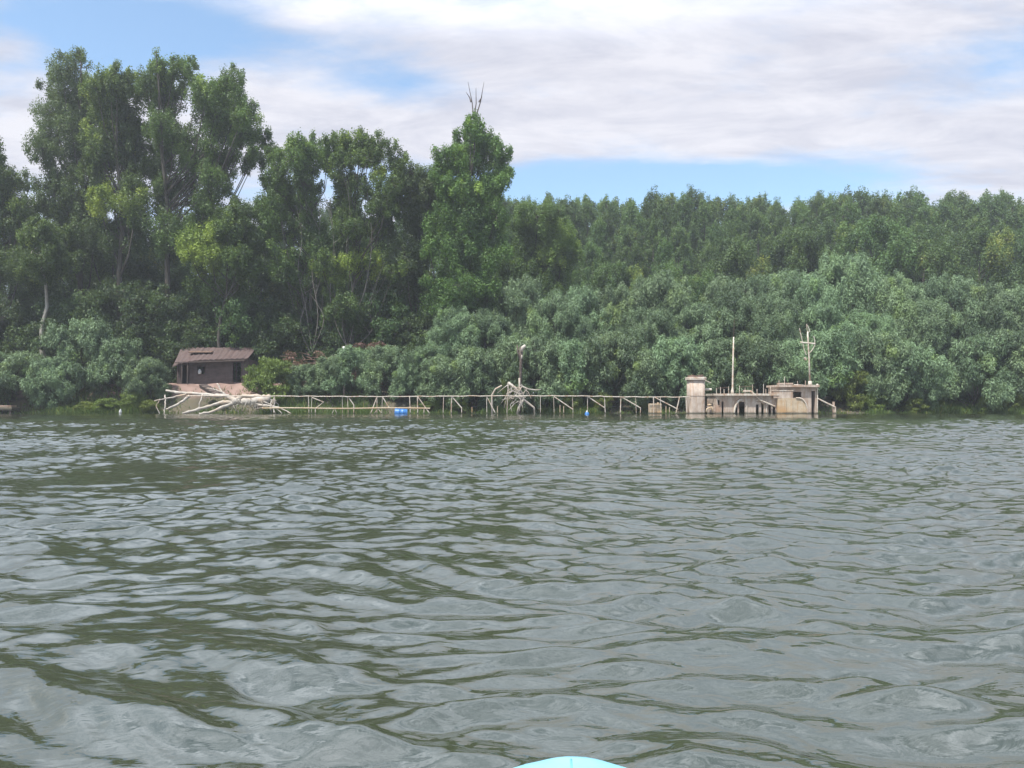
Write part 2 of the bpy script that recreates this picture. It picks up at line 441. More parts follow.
hero('poplar_tree', 172, 70, [(160, 68, 11, 14, .6), (187, 72, 12, 14, .65), (232, 80, 13, 13, .6), (150, 95, 13, 18, .5), (172, 100, 13, 20, .5), (198, 96, 13, 18, .5), (228, 102, 17, 15, .6),
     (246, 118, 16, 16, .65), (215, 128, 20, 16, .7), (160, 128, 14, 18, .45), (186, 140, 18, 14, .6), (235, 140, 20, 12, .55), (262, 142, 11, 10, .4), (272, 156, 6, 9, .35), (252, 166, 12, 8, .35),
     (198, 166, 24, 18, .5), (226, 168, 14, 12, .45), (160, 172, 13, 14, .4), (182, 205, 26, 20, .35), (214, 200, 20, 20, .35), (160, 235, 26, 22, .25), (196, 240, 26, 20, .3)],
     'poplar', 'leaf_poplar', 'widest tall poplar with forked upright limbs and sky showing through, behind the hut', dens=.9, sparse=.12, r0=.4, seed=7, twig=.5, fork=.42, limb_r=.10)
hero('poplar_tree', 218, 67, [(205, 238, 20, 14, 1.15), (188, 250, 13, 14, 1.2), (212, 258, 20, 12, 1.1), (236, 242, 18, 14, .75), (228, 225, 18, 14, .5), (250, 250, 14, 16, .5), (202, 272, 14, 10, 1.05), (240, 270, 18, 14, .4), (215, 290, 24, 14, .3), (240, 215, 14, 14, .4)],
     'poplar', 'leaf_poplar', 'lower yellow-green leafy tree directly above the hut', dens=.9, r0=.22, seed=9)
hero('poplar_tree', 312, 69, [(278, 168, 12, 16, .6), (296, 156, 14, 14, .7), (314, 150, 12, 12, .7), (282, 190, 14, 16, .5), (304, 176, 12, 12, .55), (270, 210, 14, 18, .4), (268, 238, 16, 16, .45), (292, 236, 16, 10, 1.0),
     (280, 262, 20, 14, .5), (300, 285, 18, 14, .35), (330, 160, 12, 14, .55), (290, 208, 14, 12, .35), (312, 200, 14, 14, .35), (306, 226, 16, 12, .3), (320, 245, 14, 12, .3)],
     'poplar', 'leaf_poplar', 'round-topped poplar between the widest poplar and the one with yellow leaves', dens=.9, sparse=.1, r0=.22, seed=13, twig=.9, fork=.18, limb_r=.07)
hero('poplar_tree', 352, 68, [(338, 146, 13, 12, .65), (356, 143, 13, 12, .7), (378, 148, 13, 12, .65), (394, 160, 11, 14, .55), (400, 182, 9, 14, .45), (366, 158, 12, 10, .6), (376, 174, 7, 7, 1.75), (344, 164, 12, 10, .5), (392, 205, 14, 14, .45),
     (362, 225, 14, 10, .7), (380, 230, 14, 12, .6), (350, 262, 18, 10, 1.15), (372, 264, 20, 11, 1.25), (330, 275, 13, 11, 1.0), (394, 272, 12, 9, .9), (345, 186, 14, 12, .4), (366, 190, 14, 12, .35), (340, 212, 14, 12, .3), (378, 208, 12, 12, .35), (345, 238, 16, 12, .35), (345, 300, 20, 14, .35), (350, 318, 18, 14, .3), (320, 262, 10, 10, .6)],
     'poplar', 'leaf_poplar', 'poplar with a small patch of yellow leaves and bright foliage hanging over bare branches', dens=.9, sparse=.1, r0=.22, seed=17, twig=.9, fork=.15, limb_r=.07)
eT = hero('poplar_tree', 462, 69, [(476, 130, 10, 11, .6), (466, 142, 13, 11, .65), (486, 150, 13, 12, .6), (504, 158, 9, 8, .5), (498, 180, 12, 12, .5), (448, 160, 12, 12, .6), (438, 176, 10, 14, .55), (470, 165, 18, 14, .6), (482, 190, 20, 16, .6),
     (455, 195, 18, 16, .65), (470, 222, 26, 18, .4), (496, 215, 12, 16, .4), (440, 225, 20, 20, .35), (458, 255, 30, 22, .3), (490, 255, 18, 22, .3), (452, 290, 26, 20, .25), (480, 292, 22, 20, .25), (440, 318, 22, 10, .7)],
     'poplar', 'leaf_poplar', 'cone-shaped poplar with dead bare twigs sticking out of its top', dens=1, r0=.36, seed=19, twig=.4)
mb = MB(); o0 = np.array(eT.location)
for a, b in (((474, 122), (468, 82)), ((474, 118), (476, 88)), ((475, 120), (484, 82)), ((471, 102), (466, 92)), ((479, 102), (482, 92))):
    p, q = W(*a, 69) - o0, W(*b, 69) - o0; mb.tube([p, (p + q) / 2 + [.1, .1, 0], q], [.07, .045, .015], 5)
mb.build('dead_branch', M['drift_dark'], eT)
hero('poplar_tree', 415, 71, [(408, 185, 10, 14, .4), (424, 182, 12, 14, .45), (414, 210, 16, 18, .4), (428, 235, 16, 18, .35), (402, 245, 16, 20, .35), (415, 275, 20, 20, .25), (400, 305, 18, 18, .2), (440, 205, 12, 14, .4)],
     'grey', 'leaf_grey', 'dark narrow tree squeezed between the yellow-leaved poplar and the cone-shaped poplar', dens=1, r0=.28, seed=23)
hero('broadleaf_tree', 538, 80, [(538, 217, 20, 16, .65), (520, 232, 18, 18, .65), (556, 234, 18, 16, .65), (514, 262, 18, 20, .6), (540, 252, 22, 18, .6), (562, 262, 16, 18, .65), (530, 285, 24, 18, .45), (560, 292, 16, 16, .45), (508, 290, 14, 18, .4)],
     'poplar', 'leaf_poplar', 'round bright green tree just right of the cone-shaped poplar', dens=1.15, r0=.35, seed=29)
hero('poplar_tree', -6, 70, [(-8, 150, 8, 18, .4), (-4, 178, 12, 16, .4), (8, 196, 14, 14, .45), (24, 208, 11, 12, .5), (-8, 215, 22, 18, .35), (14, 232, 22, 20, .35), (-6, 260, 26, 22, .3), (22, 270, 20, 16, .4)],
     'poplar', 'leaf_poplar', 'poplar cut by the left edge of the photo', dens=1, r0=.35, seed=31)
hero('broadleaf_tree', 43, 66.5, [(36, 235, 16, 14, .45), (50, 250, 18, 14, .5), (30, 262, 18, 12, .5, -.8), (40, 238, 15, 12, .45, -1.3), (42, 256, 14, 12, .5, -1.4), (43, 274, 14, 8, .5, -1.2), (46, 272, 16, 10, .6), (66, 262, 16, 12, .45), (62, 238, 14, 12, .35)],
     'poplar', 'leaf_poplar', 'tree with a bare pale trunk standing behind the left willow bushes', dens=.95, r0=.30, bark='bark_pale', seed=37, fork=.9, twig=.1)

# ---- prototypes whose copies fill the woods and the bank (the first placement moves the prototype itself)
def lobes_profile(rng, h, z0, rmax, n, shape, tone=.5, ls=.42):
    out = []
    for k in range(n):
        t = (k + .5) / n; z = z0 + (h - z0) * t ** .9
        if shape == 'poplar': e = math.sin(pi * min(1, .12 + .86 * t)) ** .75
        elif shape == 'dome': e = math.sqrt(max(0, 1 - t ** 2.2))
        else: e = math.sin(pi * (.18 + .80 * t)) ** .6
        a = k * 2.39996 + rng.rand() * .5; q = (.45 + .4 * rng.rand()) * rmax * e
        lr = rmax * ls * (.6 + .75 * rng.rand()) * (.62 + .38 * e)
        out.append((q * cos(a), q * sin(a), min(z, h - lr * .6 - rng.rand() * .05 * h), lr, lr, lr * {'poplar': 1.6, 'dome': .85}.get(shape, .95), tone + .12 * rng.normal()))
    out.append((0, 0, h - rmax * ls * .6, rmax * ls * .5, rmax * ls * .5, rmax * ls * (1.5 if shape == 'poplar' else .8), tone + .1))
    return out

def proto(name, style, mat, h, z0, rmax, n, shape, seed, dens=1, r0=.3, ls=.42, bark='bark', crown='crown', tone=.5, fork=.25):
    rng = RS(seed)
    L = lobes_profile(rng, h, z0, rmax, n, shape, tone, ls)
    return make_tree(name, (0, 0, 0), L, style, mat, '-', dens=dens, r0=r0, bark=bark, seed=seed, crown=crown, fork=fork, twig=.3)

USED = set()
def place(p, x, y, rz, s, label, cat, group, sz=None, z=None):
    z = gz(x, y) if z is None else z
    sc = (s, s, sz or s)
    if p.name not in USED:
        USED.add(p.name); o = p; o.location = (x, y, z); o.rotation_euler = (0, 0, rz); o.scale = sc
    else: o = copy_thing(p, (x, y, z), rz, sc)
    o['label'] = label; o['category'] = cat
    if group: o['group'] = group
    return o

R = random.Random(4)
forest = [proto('poplar_tree', 'forest', 'leaf_forest', 27, 5.0, 3.5, 44, 'poplar', 100 + k, dens=.62, r0=.24, ls=.31) for k in range(5)]
round_ = [proto('broadleaf_tree', 'forest', 'leaf_forest', 17, 3.0, 5.0, 17, 'round', 200 + k, dens=.95, r0=.3, ls=.42) for k in range(3)]
willow = [proto('willow_tree', 'willow', 'leaf_willow', 10, .9, 5.0, 24, 'dome', 300 + k, dens=1.25, r0=.28, ls=.36, fork=.1) for k in range(5)]
wshrub = [proto('willow_shrub', 'willow', 'leaf_willow', 5, .5, 3.2, 16, 'dome', 400 + k, dens=1.3, r0=.10, ls=.38, fork=.05) for k in range(3)]
dark = [proto('understorey_shrub', 'dark', 'leaf_dark', 7, .5, 3.8, 14, 'round', 500 + k, dens=1, r0=.12, fork=.05) for k in range(3)]
bright = [proto('leafy_shrub', 'bright', 'leaf_bright', 3.2, .3, 2.0, 12, 'dome', 600 + k, dens=1.3, r0=.06, fork=.05) for k in range(2)]

# landmarks under the skyline, used to say which treetop is meant
MARKS = [(0, 'over the left photo edge'), (90, 'behind the tallest grey poplar'), (200, 'behind the widest poplar and the hut'), (330, 'behind the yellow-leaved poplar'), (460, 'behind the cone-shaped poplar'), (540, 'behind the round bright tree'),
         (600, 'above the blue float'), (655, 'above the pale box on the wreck rail'), (697, 'above the wreck funnel'), (733, 'above the plain wreck mast'), (770, 'above the middle of the wreck deckhouse'), (808, 'above the mast with the crossarm'),
         (850, 'just right of the wreck'), (900, 'above the dark hollow in the willows'), (950, 'near the right side of the view'), (1010, 'at the right photo edge')]
def mark(px): return min(MARKS, key=lambda m: abs(m[0] - px))[1]
seen_lab = {}
def uniq(base, fmt='{}'):
    """count repeats of a phrase so that the next one is told apart by its height in its column"""
    seen_lab[base] = seen_lab.get(base, 0) + 1
    return seen_lab[base]

# skyline of the right-hand forest: height of the tops in the photo
def sky_y(px):
    pts = [(500, 200), (540, 197), (600, 198), (612, 204), (640, 198), (680, 196), (700, 194), (730, 200), (760, 196), (770, 206), (800, 197), (850, 192), (900, 196), (950, 198), (985, 194), (1024, 200), (1100, 200)]
    return float(np.interp(px, [p[0] for p in pts], [p[1] for p in pts]))
rows = []
for Y, off, dyp, step in ((119, 6, 1, 17), (112, 0, 1, 21), (104, 11, 7, 24), (97, 5, 26, 29), (90, 20, 46, 36)):
    px = 505 + off
    while px < 1100:
        j = R.uniform(-5, 5); rows.append((px + j, Y + R.uniform(-2.5, 2.5), sky_y(px) + dyp + R.uniform(-3, 5), Y))
        px += step
rown = {119: 'farthest-back forest poplar', 112: 'hindmost forest poplar', 104: 'second-rank forest poplar', 97: 'mid-rank forest poplar', 90: 'front-rank forest poplar'}
side_words = ['left of centre', 'right of centre', 'in between', 'shorter one', 'broader one', 'slim one']
for i, (px, Y, ty, Y0) in enumerate(rows):
    x, y = (px - 512) / F * Y, Y; z = gz(x, y); top = W(px, ty, Y)[2] - z
    s = top / 27.0; p = forest[R.randrange(5)]
    if px > 1030: lab = 'forest poplar just past the right photo edge'
    else:
        b = rown[Y0] + ' ' + mark(px); n = uniq(b); lab = b if n == 1 else b + ', ' + ['its right-hand neighbour', 'third from the left there', 'fourth from the left there', 'fifth from the left there', 'sixth from the left there'][min(n, 6) - 2]
    place(p, x, y, R.uniform(0, 6.28), s, lab, 'tree', 'poplars of the forest behind the willows', sz=s * R.uniform(.98, 1.02))
# rounder trees in front of the poplars on the right
for px, ty, Y, wd, lab in ((622, 262, 82, .62, 'small round tree between forest and willows, above the blue float'), (672, 264, 82, .7, 'round tree between forest and willows, left of the funnel'),
        (800, 226, 88, 1.0, 'big round tree standing before the poplars above the crossarm mast'), (868, 218, 88, 1.05, 'broadest round tree before the poplars, right of the wreck'), (590, 290, 84, .6, 'low round tree beside the round bright one'),
        (925, 232, 86, .95, 'round tree before the poplars above the dark willow hollow'), (985, 228, 86, .95, 'round tree before the poplars near the right edge'), (735, 240, 86, .8, 'round tree before the poplars above the plain mast'),
        (1045, 230, 86, .95, 'round tree beyond the right photo edge'), (705, 275, 78, .6, 'low round tree right behind the willows over the funnel'), (845, 262, 78, .7, 'low round tree right behind the willows, right of the crossarm mast')):
    x = (px - 512) / F * Y; z = gz(x, Y); top = W(px, ty, Y)[2] - z
    s = top / 17; place(round_[R.randrange(3)], x, Y, R.uniform(0, 6.28), max(s * .85, wd), lab, 'tree', 'rounder trees in front of the poplars', sz=s)
# woods behind the tall trees on the left
for Y, off, ty, step in ((84, 0, 205, 42), (96, 20, 215, 46), (110, 8, 205, 50)):
    px = -70 + off
    while px < 500:
        tyy = ty + R.uniform(-8, 22) + (14 if px < 60 else 0) + (20 if 90 < px < 250 else 0) - (26 if 262 < px < 440 and Y == 84 else 0)
        x = (px - 512) / F * Y; z = gz(x, Y); top = W(px, tyy, Y)[2] - z; s = top / 27
        if px < -15: lab = 'woodland poplar beyond the left photo edge'
        else:
            b = {84: 'shaded woodland poplar', 96: 'deeper woodland poplar', 110: 'deepest woodland poplar'}[Y] + ' ' + mark(px); n = uniq(b)
            lab = b if n == 1 else b + ', ' + ('its right-hand neighbour' if n == 2 else 'the rightmost of three there')
        place(forest[R.randrange(5)], x, Y, R.uniform(0, 6.28), s, lab, 'tree', 'poplars in the woods behind the tall trees', sz=s)
        px += step * R.uniform(.85, 1.1)
# mid-height shade trees in that wood
for px, ty, Y, lab in ((8, 262, 75, 'dark mid-height tree at the left photo edge'), (70, 250, 76, 'dark mid-height tree left of the hut behind the pale trunk'), (130, 255, 75, 'dark mid-height tree behind the left willow bushes'), (180, 268, 76, 'dark mid-height tree rising behind the left end of the hut'),
        (255, 262, 75, 'dark mid-height tree rising behind the right end of the hut'), (305, 250, 76, 'dark mid-height tree behind the bare grey stems'), (345, 225, 76, 'dark tree behind the yellow-leaved poplar'), (400, 250, 75, 'dark mid-height tree left of the cone-shaped poplar'), (470, 270, 76, 'dark mid-height tree under the cone-shaped poplar'), (510, 290, 76, 'dark mid-height tree right of the cone-shaped poplar')):
    x = (px - 512) / F * Y; z = gz(x, Y); top = W(px, ty, Y)[2] - z; s = top / 17
    o = place(round_[R.randrange(3)], x, Y, R.uniform(0, 6.28), max(s * .9, .8), lab, 'tree', 'mid-height trees shading the left bank', sz=s)
# understorey
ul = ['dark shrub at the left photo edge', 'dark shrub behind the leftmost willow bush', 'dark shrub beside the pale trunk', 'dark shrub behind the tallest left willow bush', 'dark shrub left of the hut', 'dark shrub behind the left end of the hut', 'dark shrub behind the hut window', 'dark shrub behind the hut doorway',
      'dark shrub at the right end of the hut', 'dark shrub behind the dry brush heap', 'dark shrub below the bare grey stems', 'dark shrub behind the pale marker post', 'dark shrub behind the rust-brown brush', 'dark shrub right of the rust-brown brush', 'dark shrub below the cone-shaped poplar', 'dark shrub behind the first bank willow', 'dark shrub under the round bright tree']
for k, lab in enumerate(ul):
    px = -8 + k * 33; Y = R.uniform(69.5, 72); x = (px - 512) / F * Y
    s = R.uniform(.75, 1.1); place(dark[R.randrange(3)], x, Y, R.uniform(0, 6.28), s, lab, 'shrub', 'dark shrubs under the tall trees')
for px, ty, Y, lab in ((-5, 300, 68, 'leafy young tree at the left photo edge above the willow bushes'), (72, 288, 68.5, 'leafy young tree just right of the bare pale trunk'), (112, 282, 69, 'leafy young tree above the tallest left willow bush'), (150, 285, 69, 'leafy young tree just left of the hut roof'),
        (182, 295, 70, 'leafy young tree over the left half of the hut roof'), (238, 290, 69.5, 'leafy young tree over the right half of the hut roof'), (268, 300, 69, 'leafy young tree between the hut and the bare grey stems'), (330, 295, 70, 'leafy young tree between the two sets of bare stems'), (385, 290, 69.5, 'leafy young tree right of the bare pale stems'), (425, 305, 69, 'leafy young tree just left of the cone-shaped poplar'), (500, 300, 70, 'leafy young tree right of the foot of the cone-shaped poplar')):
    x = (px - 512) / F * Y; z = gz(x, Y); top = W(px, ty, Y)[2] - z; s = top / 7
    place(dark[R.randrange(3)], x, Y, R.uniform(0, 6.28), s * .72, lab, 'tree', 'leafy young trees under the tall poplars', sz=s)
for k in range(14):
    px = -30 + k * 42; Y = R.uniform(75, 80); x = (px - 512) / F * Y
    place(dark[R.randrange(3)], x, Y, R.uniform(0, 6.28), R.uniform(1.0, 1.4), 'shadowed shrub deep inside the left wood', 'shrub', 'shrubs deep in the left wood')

# ---- willows along the right bank: px, top y, distance, width factor
WL = [(428, 338, 63.0, .55, 'first low willow where the willow bank begins, left of the dead pole'), (452, 312, 65.0, .75, 'willow left of the arched driftwood'), (486, 306, 65.5, .8, 'willow directly over the arched driftwood'), (518, 287, 68.0, .9, 'willow rising behind the dead pole'),
      (556, 305, 66.5, .8, 'willow right of the dead pole'), (585, 296, 68.5, .85, 'willow above the blue float'), (624, 288, 68.5, .9, 'tall back willow between the float and the pale box'), (650, 310, 65.5, .75, 'front willow above the pale box'), (665, 286, 69.0, .9, 'back willow left of the funnel'),
      (700, 300, 66.0, .85, 'willow directly behind the wreck funnel'), (728, 282, 69.0, .95, 'back willow behind the plain mast'), (765, 300, 66.0, .85, 'front willow over the deckhouse'), (778, 276, 70.0, 1.0, 'tall back willow between the two masts'), (812, 284, 67.5, .9, 'willow behind the crossarm mast'), (838, 268, 70.5, 1.0, 'tallest willow, up and right of the crossarm mast'),
      (862, 312, 65.0, .8, 'front willow just right of the wreck'), (892, 284, 68.5, .95, 'back willow right of the wreck'), (920, 306, 65.0, .85, 'front willow left of the dark hollow'), (945, 278, 69.0, 1.0, 'back willow above the dark hollow'), (985, 286, 67.5, .95, 'willow right of the dark hollow'), (1015, 284, 68.0, 1.0, 'willow at the right photo edge'), (1060, 285, 67.0, 1.0, 'willow just past the right photo edge')]
FL = [(440, 358, 61.9, 'low front willow shrub left of the arched driftwood'), (475, 350, 61.7, 'low willow shrub behind the arched driftwood'), (535, 340, 62.0, 'low willow shrub right of the dead pole'), (575, 345, 62.0, 'low willow shrub over the blue float'), (612, 338, 62.2, 'low willow shrub between float and pale box'), (645, 352, 62.0, 'low willow shrub behind the pale box'),
      (680, 340, 62.2, 'low willow shrub left of the funnel'), (716, 342, 62.2, 'low willow shrub between funnel and plain mast'), (752, 338, 62.4, 'low willow shrub behind the deckhouse'), (790, 345, 62.2, 'low willow shrub behind the wheelhouse'), (832, 335, 62.5, 'low willow shrub behind the bent handrail'), (878, 335, 62.3, 'low willow shrub right of the bent handrail'),
      (905, 345, 61.8, 'low willow shrub left of the dark hollow'), (975, 340, 62.0, 'low willow shrub right of the dark hollow'), (1012, 335, 62.2, 'low willow shrub at the right photo edge')]
for px, ty, Y, wd, lab in WL:
    x = (px - 512) / F * Y; z = gz(x, Y); ty += R.uniform(-9, 9); top = W(px, ty, Y)[2] - z; s = top / 10
    place(willow[R.randrange(5)], x, Y, R.uniform(0, 6.28), max(wd * .86, s * .74), lab, 'willow', 'willows along the river bank', sz=s * 1.02)
for px, ty, Y, lab in FL:
    x = (px - 512) / F * Y; z = gz(x, Y) - .1; top = W(px, ty, Y)[2] - z; s = top / 5
    place(wshrub[R.randrange(3)], x, Y, R.uniform(0, 6.28), max(.85, s * .9), lab, 'willow shrub', 'low willows at the water edge', sz=s)
# willow bushes of the left bank
for px, ty, Y, wd, lab in ((18, 356, 62.0, .95, 'leftmost grey-green willow bush at the water edge'), (-28, 352, 62.0, 1.0, 'willow bush beyond the left photo edge'), (52, 362, 61.4, .7, 'low willow bush between the leftmost bush and the tallest one'), (86, 325, 63.0, .9, 'tallest of the left willow bushes'), (118, 342, 62.6, .8, 'willow bush next to the tallest left one, towards the hut'), (146, 362, 62.0, .62, 'last willow bush before the fallen bleached tree'),
        (305, 367, 62.0, .5, 'lowest grey-green bush squeezed between the bright shrub and the next bush'), (330, 360, 62.3, .55, 'grey-green bush right of the bright shrub'), (352, 350, 62.6, .72, 'bush below the pale marker post'), (385, 350, 62.6, .72, 'bush below the rust-brown brush'), (408, 365, 62.0, .55, 'low bush left of the willow bank')):
    x = (px - 512) / F * Y; z = gz(x, Y) - .15; top = W(px, ty, Y)[2] - z; s = top / 5
    place(wshrub[R.randrange(3)], x, Y, R.uniform(0, 6.28), wd, lab, 'willow shrub', 'willow bushes of the left bank', sz=s)
for px, ty, Y, wd, lab in ((270, 361, 61.8, 1.02, 'bright yellow-green shrub right of the hut'), (132, 392, 60.6, .55, 'small bright shrub at the water left of the fallen tree'), (1012, 396, 60.9, .5, 'small bright shrub at the right photo edge'), (852, 372, 61.6, .75, 'bright shrub right of the bent handrail'), (512, 372, 61.6, .4, 'small bright shrub beside the dead pole'), (640, 392, 61, .35, 'small bright shrub left of the pale box'),
        (88, 403, 60.5, .6, 'lowest bright bush at the water under the tallest left willow bush'), (110, 400, 60.5, .6, 'low bright bush at the water just left of the white bottle'), (150, 402, 60.4, .45, 'low bright bush touching the left tip of the fallen tree'), (432, 401, 60.5, .45, 'low bright bush behind the railing at the start of the willow bank'), (458, 398, 60.6, .5, 'low bright bush behind the railing left of the arched driftwood'),
        (570, 390, 61, .5, 'bright bush behind the railing above the blue float'), (602, 393, 60.8, .45, 'low bright bush behind the railing right of the blue float'), (872, 392, 61, .6, 'low bright bush at the water right of the bent handrail'), (915, 400, 60.6, .45, 'low bright bush at the water left of the dark hollow'), (990, 398, 60.7, .5, 'low bright bush at the water near the right photo edge')):
    x = (px - 512) / F * Y; z = gz(x, Y) - .1; top = W(px, ty, Y)[2] - z; s = top / 3.2
    place(bright[R.randrange(2)], x, Y, R.uniform(0, 6.28), wd, lab, 'shrub', 'bright shrubs on the bank', sz=s)

for px, ty, Y, lab in ((156, 236, 78, 'shaded tree closing the gap between the two left poplars over the hut bushes'), (120, 248, 79, 'shaded tree low behind the bright green poplar')):
    x = (px - 512) / F * Y; s_ = (W(px, ty, Y)[2] - gz(x, Y)) / 17
    place(round_[0], x, Y, 1.0, s_ * .9, lab, 'tree', 'mid-height trees shading the left bank', sz=s_)
for p in forest + round_ + willow + wshrub + dark + bright:      # a prototype nobody placed goes
    if p.name not in USED:
        for ch in list(p.children): bpy.data.objects.remove(ch)
        bpy.data.objects.remove(p)

def smooth(P, k=4):
    P = np.array(P); n = len(P); Q = []
    for i in range(n - 1):
        p0, p1, p2, p3 = P[max(i - 1, 0)], P[i], P[i + 1], P[min(i + 2, n - 1)]
        for j in range(k):
            t = j / k; Q.append(.5 * (2 * p1 + (p2 - p0) * t + (2 * p0 - 5 * p1 + 4 * p2 - p3) * t * t + (3 * p1 - p0 - 3 * p2 + p3) * t ** 3))
    Q.append(P[-1]); return Q

# bare grey stems under the two round-topped poplars
M['stem'] = solid('grey_stem', (.10, .09, .08), (.20, .185, .165), 4, .9, .4)
def bare(name, px, Y, sets, label, mat='stem'):
    b = on_ground(px, Y); root = empty(name, b, label, 'dead tree'); mb = MB(); rng = RS(int(px))
    B = np.array(b)
    for s in sets:
        P = [W(q[0], q[1], Y + (q[2] if len(q) > 2 else 0)) - B for q in s]
        P = smooth(P); n = len(P); mb.tube(P, np.linspace(.038, .012, n), 5)
        for k in range(5):
            t = rng.rand() * .7 + .3; i = min(n - 2, int(t * (n - 1))); p = P[i] * .5 + P[i + 1] * .5
            d = np.array([rng.normal() * .6, rng.normal() * .5, .9 + rng.rand()]); mb.tube([p, p + d * .6, p + d * 1.5 + rng.normal(size=3) * .15], [.022, .016, .008], 4)
    mb.build('stem', M[mat], root)
    return root
bare('bare_tree', 305, 68.0, [[(312, 352), (306, 310), (298, 270), (302, 240), (296, 205)], [(312, 352), (318, 315), (312, 270), (320, 225), (314, 190)], [(310, 352), (300, 325), (306, 295), (286, 250), (280, 205)], [(313, 350), (324, 320), (316, 300), (320, 280)]],
     'bare grey-stemmed tree left of the yellow-leaved poplar')
bare('bare_tree', 345, 67.2, [[(348, 352), (342, 320), (352, 290), (346, 255), (350, 215), (346, 180)], [(348, 350), (356, 315), (366, 285), (372, 240), (368, 200), (366, 165)], [(350, 350), (338, 330), (330, 295), (334, 250), (330, 200)], [(350, 350), (372, 330), (368, 305), (378, 290)]],
     'bare pale-stemmed tree under the yellow-leaved poplar')

# ------------------------------------------------------------------ hut
def hut():
    Y = 65.0; B = np.array(on_ground(212, Y)); B[2] = W(212, 383, Y)[2] - .05
    k = Y / F
    root = empty('riverside_hut', B, 'low brown hut with sagging rusty roof and dark open doorway on the red bank', 'hut')
    def X(px): return (px - 212) * k
    def Z(py): return (383 - py) * k
    D = 3.6
    # front wall as boards around real openings: porch gap, window, doorway
    w = MB(); zt = Z(357)
    def panel(x0, x1, z0, z1, y=0.0, t=.10): w.box(((x0 + x1) / 2, y, (z0 + z1) / 2), (x1 - x0, t, z1 - z0))
    x0, x1 = X(177), X(248.5)
    px0, px1, wx0, wx1, dx0, dx1 = X(181), X(189), X(197.5), X(205), X(233), X(241.2)
    panel(x0, px0, -.5, zt - .3); panel(px1, wx0, -.5, zt); panel(wx0, wx1, -.5, Z(373.5)); panel(wx0, wx1, Z(366), zt)
    panel(wx1, dx0, -.5, zt); panel(dx1, x1, -.5, zt); panel(dx0, dx1, Z(361.5), zt); panel(px0, px1, Z(364.5), zt - .25); panel(dx0, dx1, -.5, .12)
    w.box((x0 + .05, D / 2 + .06, .6), (.1, D - .02, 2.7)); w.box((x1 - .05, D / 2 + .06, .75), (.1, D - .02, 2.5)); w.box(((x0 + x1) / 2, D + .06, .9), (x1 - x0 - .22, .1, 3.0))
    for i in range(26):     # cover strips between the boards
        xx = x0 + (i + .5) * (x1 - x0) / 26
        if any(a - .03 < xx < b + .03 for a, b in ((px0, px1), (wx0, wx1), (dx0, dx1))): continue
        w.box((xx, -.06, (zt - .35) / 2 - .1), (.035, .025, zt - .1))
    w.build('wall', M['hutwall'], root)
    f = MB(); f.box((0, D / 2, -.02), (x1 - x0 - .3, D - .2, .1)); f.build('floor', M['rust_dark'], root)
    # roof: one slope towards the river, sagging at the left, with sheet ribs
    r = MB(); nx = 40; V = []; t = .07
    x_l, x_r = X(171), X(248)
    for i in range(nx + 1):
        s = i / nx
        bx = X(176) * (1 - s) + X(251) * s; tx = x_l * (1 - s) + x_r * s
        bpy_ = np.interp(s, [0, .1, .35, 1], [366.5, 362.5, 359.5, 357.8])
        wav = .035 * sin(s * 90); sag = .06 * sin(s * 5)
        fb = np.array([bx, -.75, Z(bpy_) + wav]); ft = np.array([tx, 1.9, Z(347.6 - .8 * s) * 1.03 + .06 + wav + sag * .4])
        bk = np.array([tx * 1.0, D + .7, Z(360)])
        for q in (fb, (fb + ft) / 2 + np.array([0, 0, -.05 + sag * .5]), ft, bk): V.append(q)
    n = len(V); V = V + [v - np.array([0, 0, t]) for v in V]
    Fc = []
    for i in range(nx):
        for j in range(3):
            a = i * 4 + j; Fc.append((a, a + 4, a + 5, a + 1)); Fc.append((a + n, a + 1 + n, a + 5 + n, a + 4 + n))
        Fc.append((i * 4, i * 4 + n, i * 4 + 4 + n, i * 4 + 4)); Fc.append((i * 4 + 3, i * 4 + 7, i * 4 + 7 + n, i * 4 + 3 + n))
    for j in range(3):
        Fc.append((j, j + 1, j + 1 + n, j + n)); a = nx * 4 + j; Fc.append((a, a + n, a + 1 + n, a + 1))
    r.add(V, Fc); rf = r.build('roof', M['roof'], root)
    p = MB(); a = np.array([X(183), -.2, 0]);
    zc = Z(353); p.box(((X(186) + X(209)) / 2, .62, Z(352.2) + .12), (X(209) - X(186), .5, .05), rx=.30); p.build('roof_patch', M['rust_dark'], rf)
    e = MB(); e.box((X(213), -.70, Z(361.2)), (X(249) - X(180), .08, .10), ry=-.035); e.build('eaves_board', M['drift_dark'], rf)
    d = MB()
    d.box((dx0 - .04, -.07, Z(371)), (.08, .06, Z(361) + .05)); d.box((dx1 + .04, -.07, Z(371)), (.07, .06, Z(361) + .05)); d.box(((dx0 + dx1) / 2, -.07, Z(361) + .02), (dx1 - dx0 + .2, .06, .08))
    d.build('door_frame', M['hutwall'], root)
    d = MB(); d.box((dx0 + .12, .45, Z(371.5)), (.05, .75, 1.45), rz=.25); d.build('door', M['drift_dark'], root)
    d = MB()
    for cx_, dd in ((wx0 - .03, 0), (wx1 + .03, 0)): d.box((cx_, -.07, Z(369.8)), (.06, .05, Z(366) - Z(373.5) + .1))
    d.box(((wx0 + wx1) / 2, -.07, Z(366) + .03), (wx1 - wx0 + .15, .05, .06)); d.box(((wx0 + wx1) / 2, -.09, Z(373.5) - .03), (wx1 - wx0 + .25, .12, .06)); d.build('window_frame', M['hutwall'], root)
    for i, px in enumerate((184.5, 190.3)):
        d = MB(); d.tube([(X(px), -.6, -.5), (X(px) + .03, -.62, Z(361.5))], .06, 7); d.build('porch_post', M['drift_dark'], root)
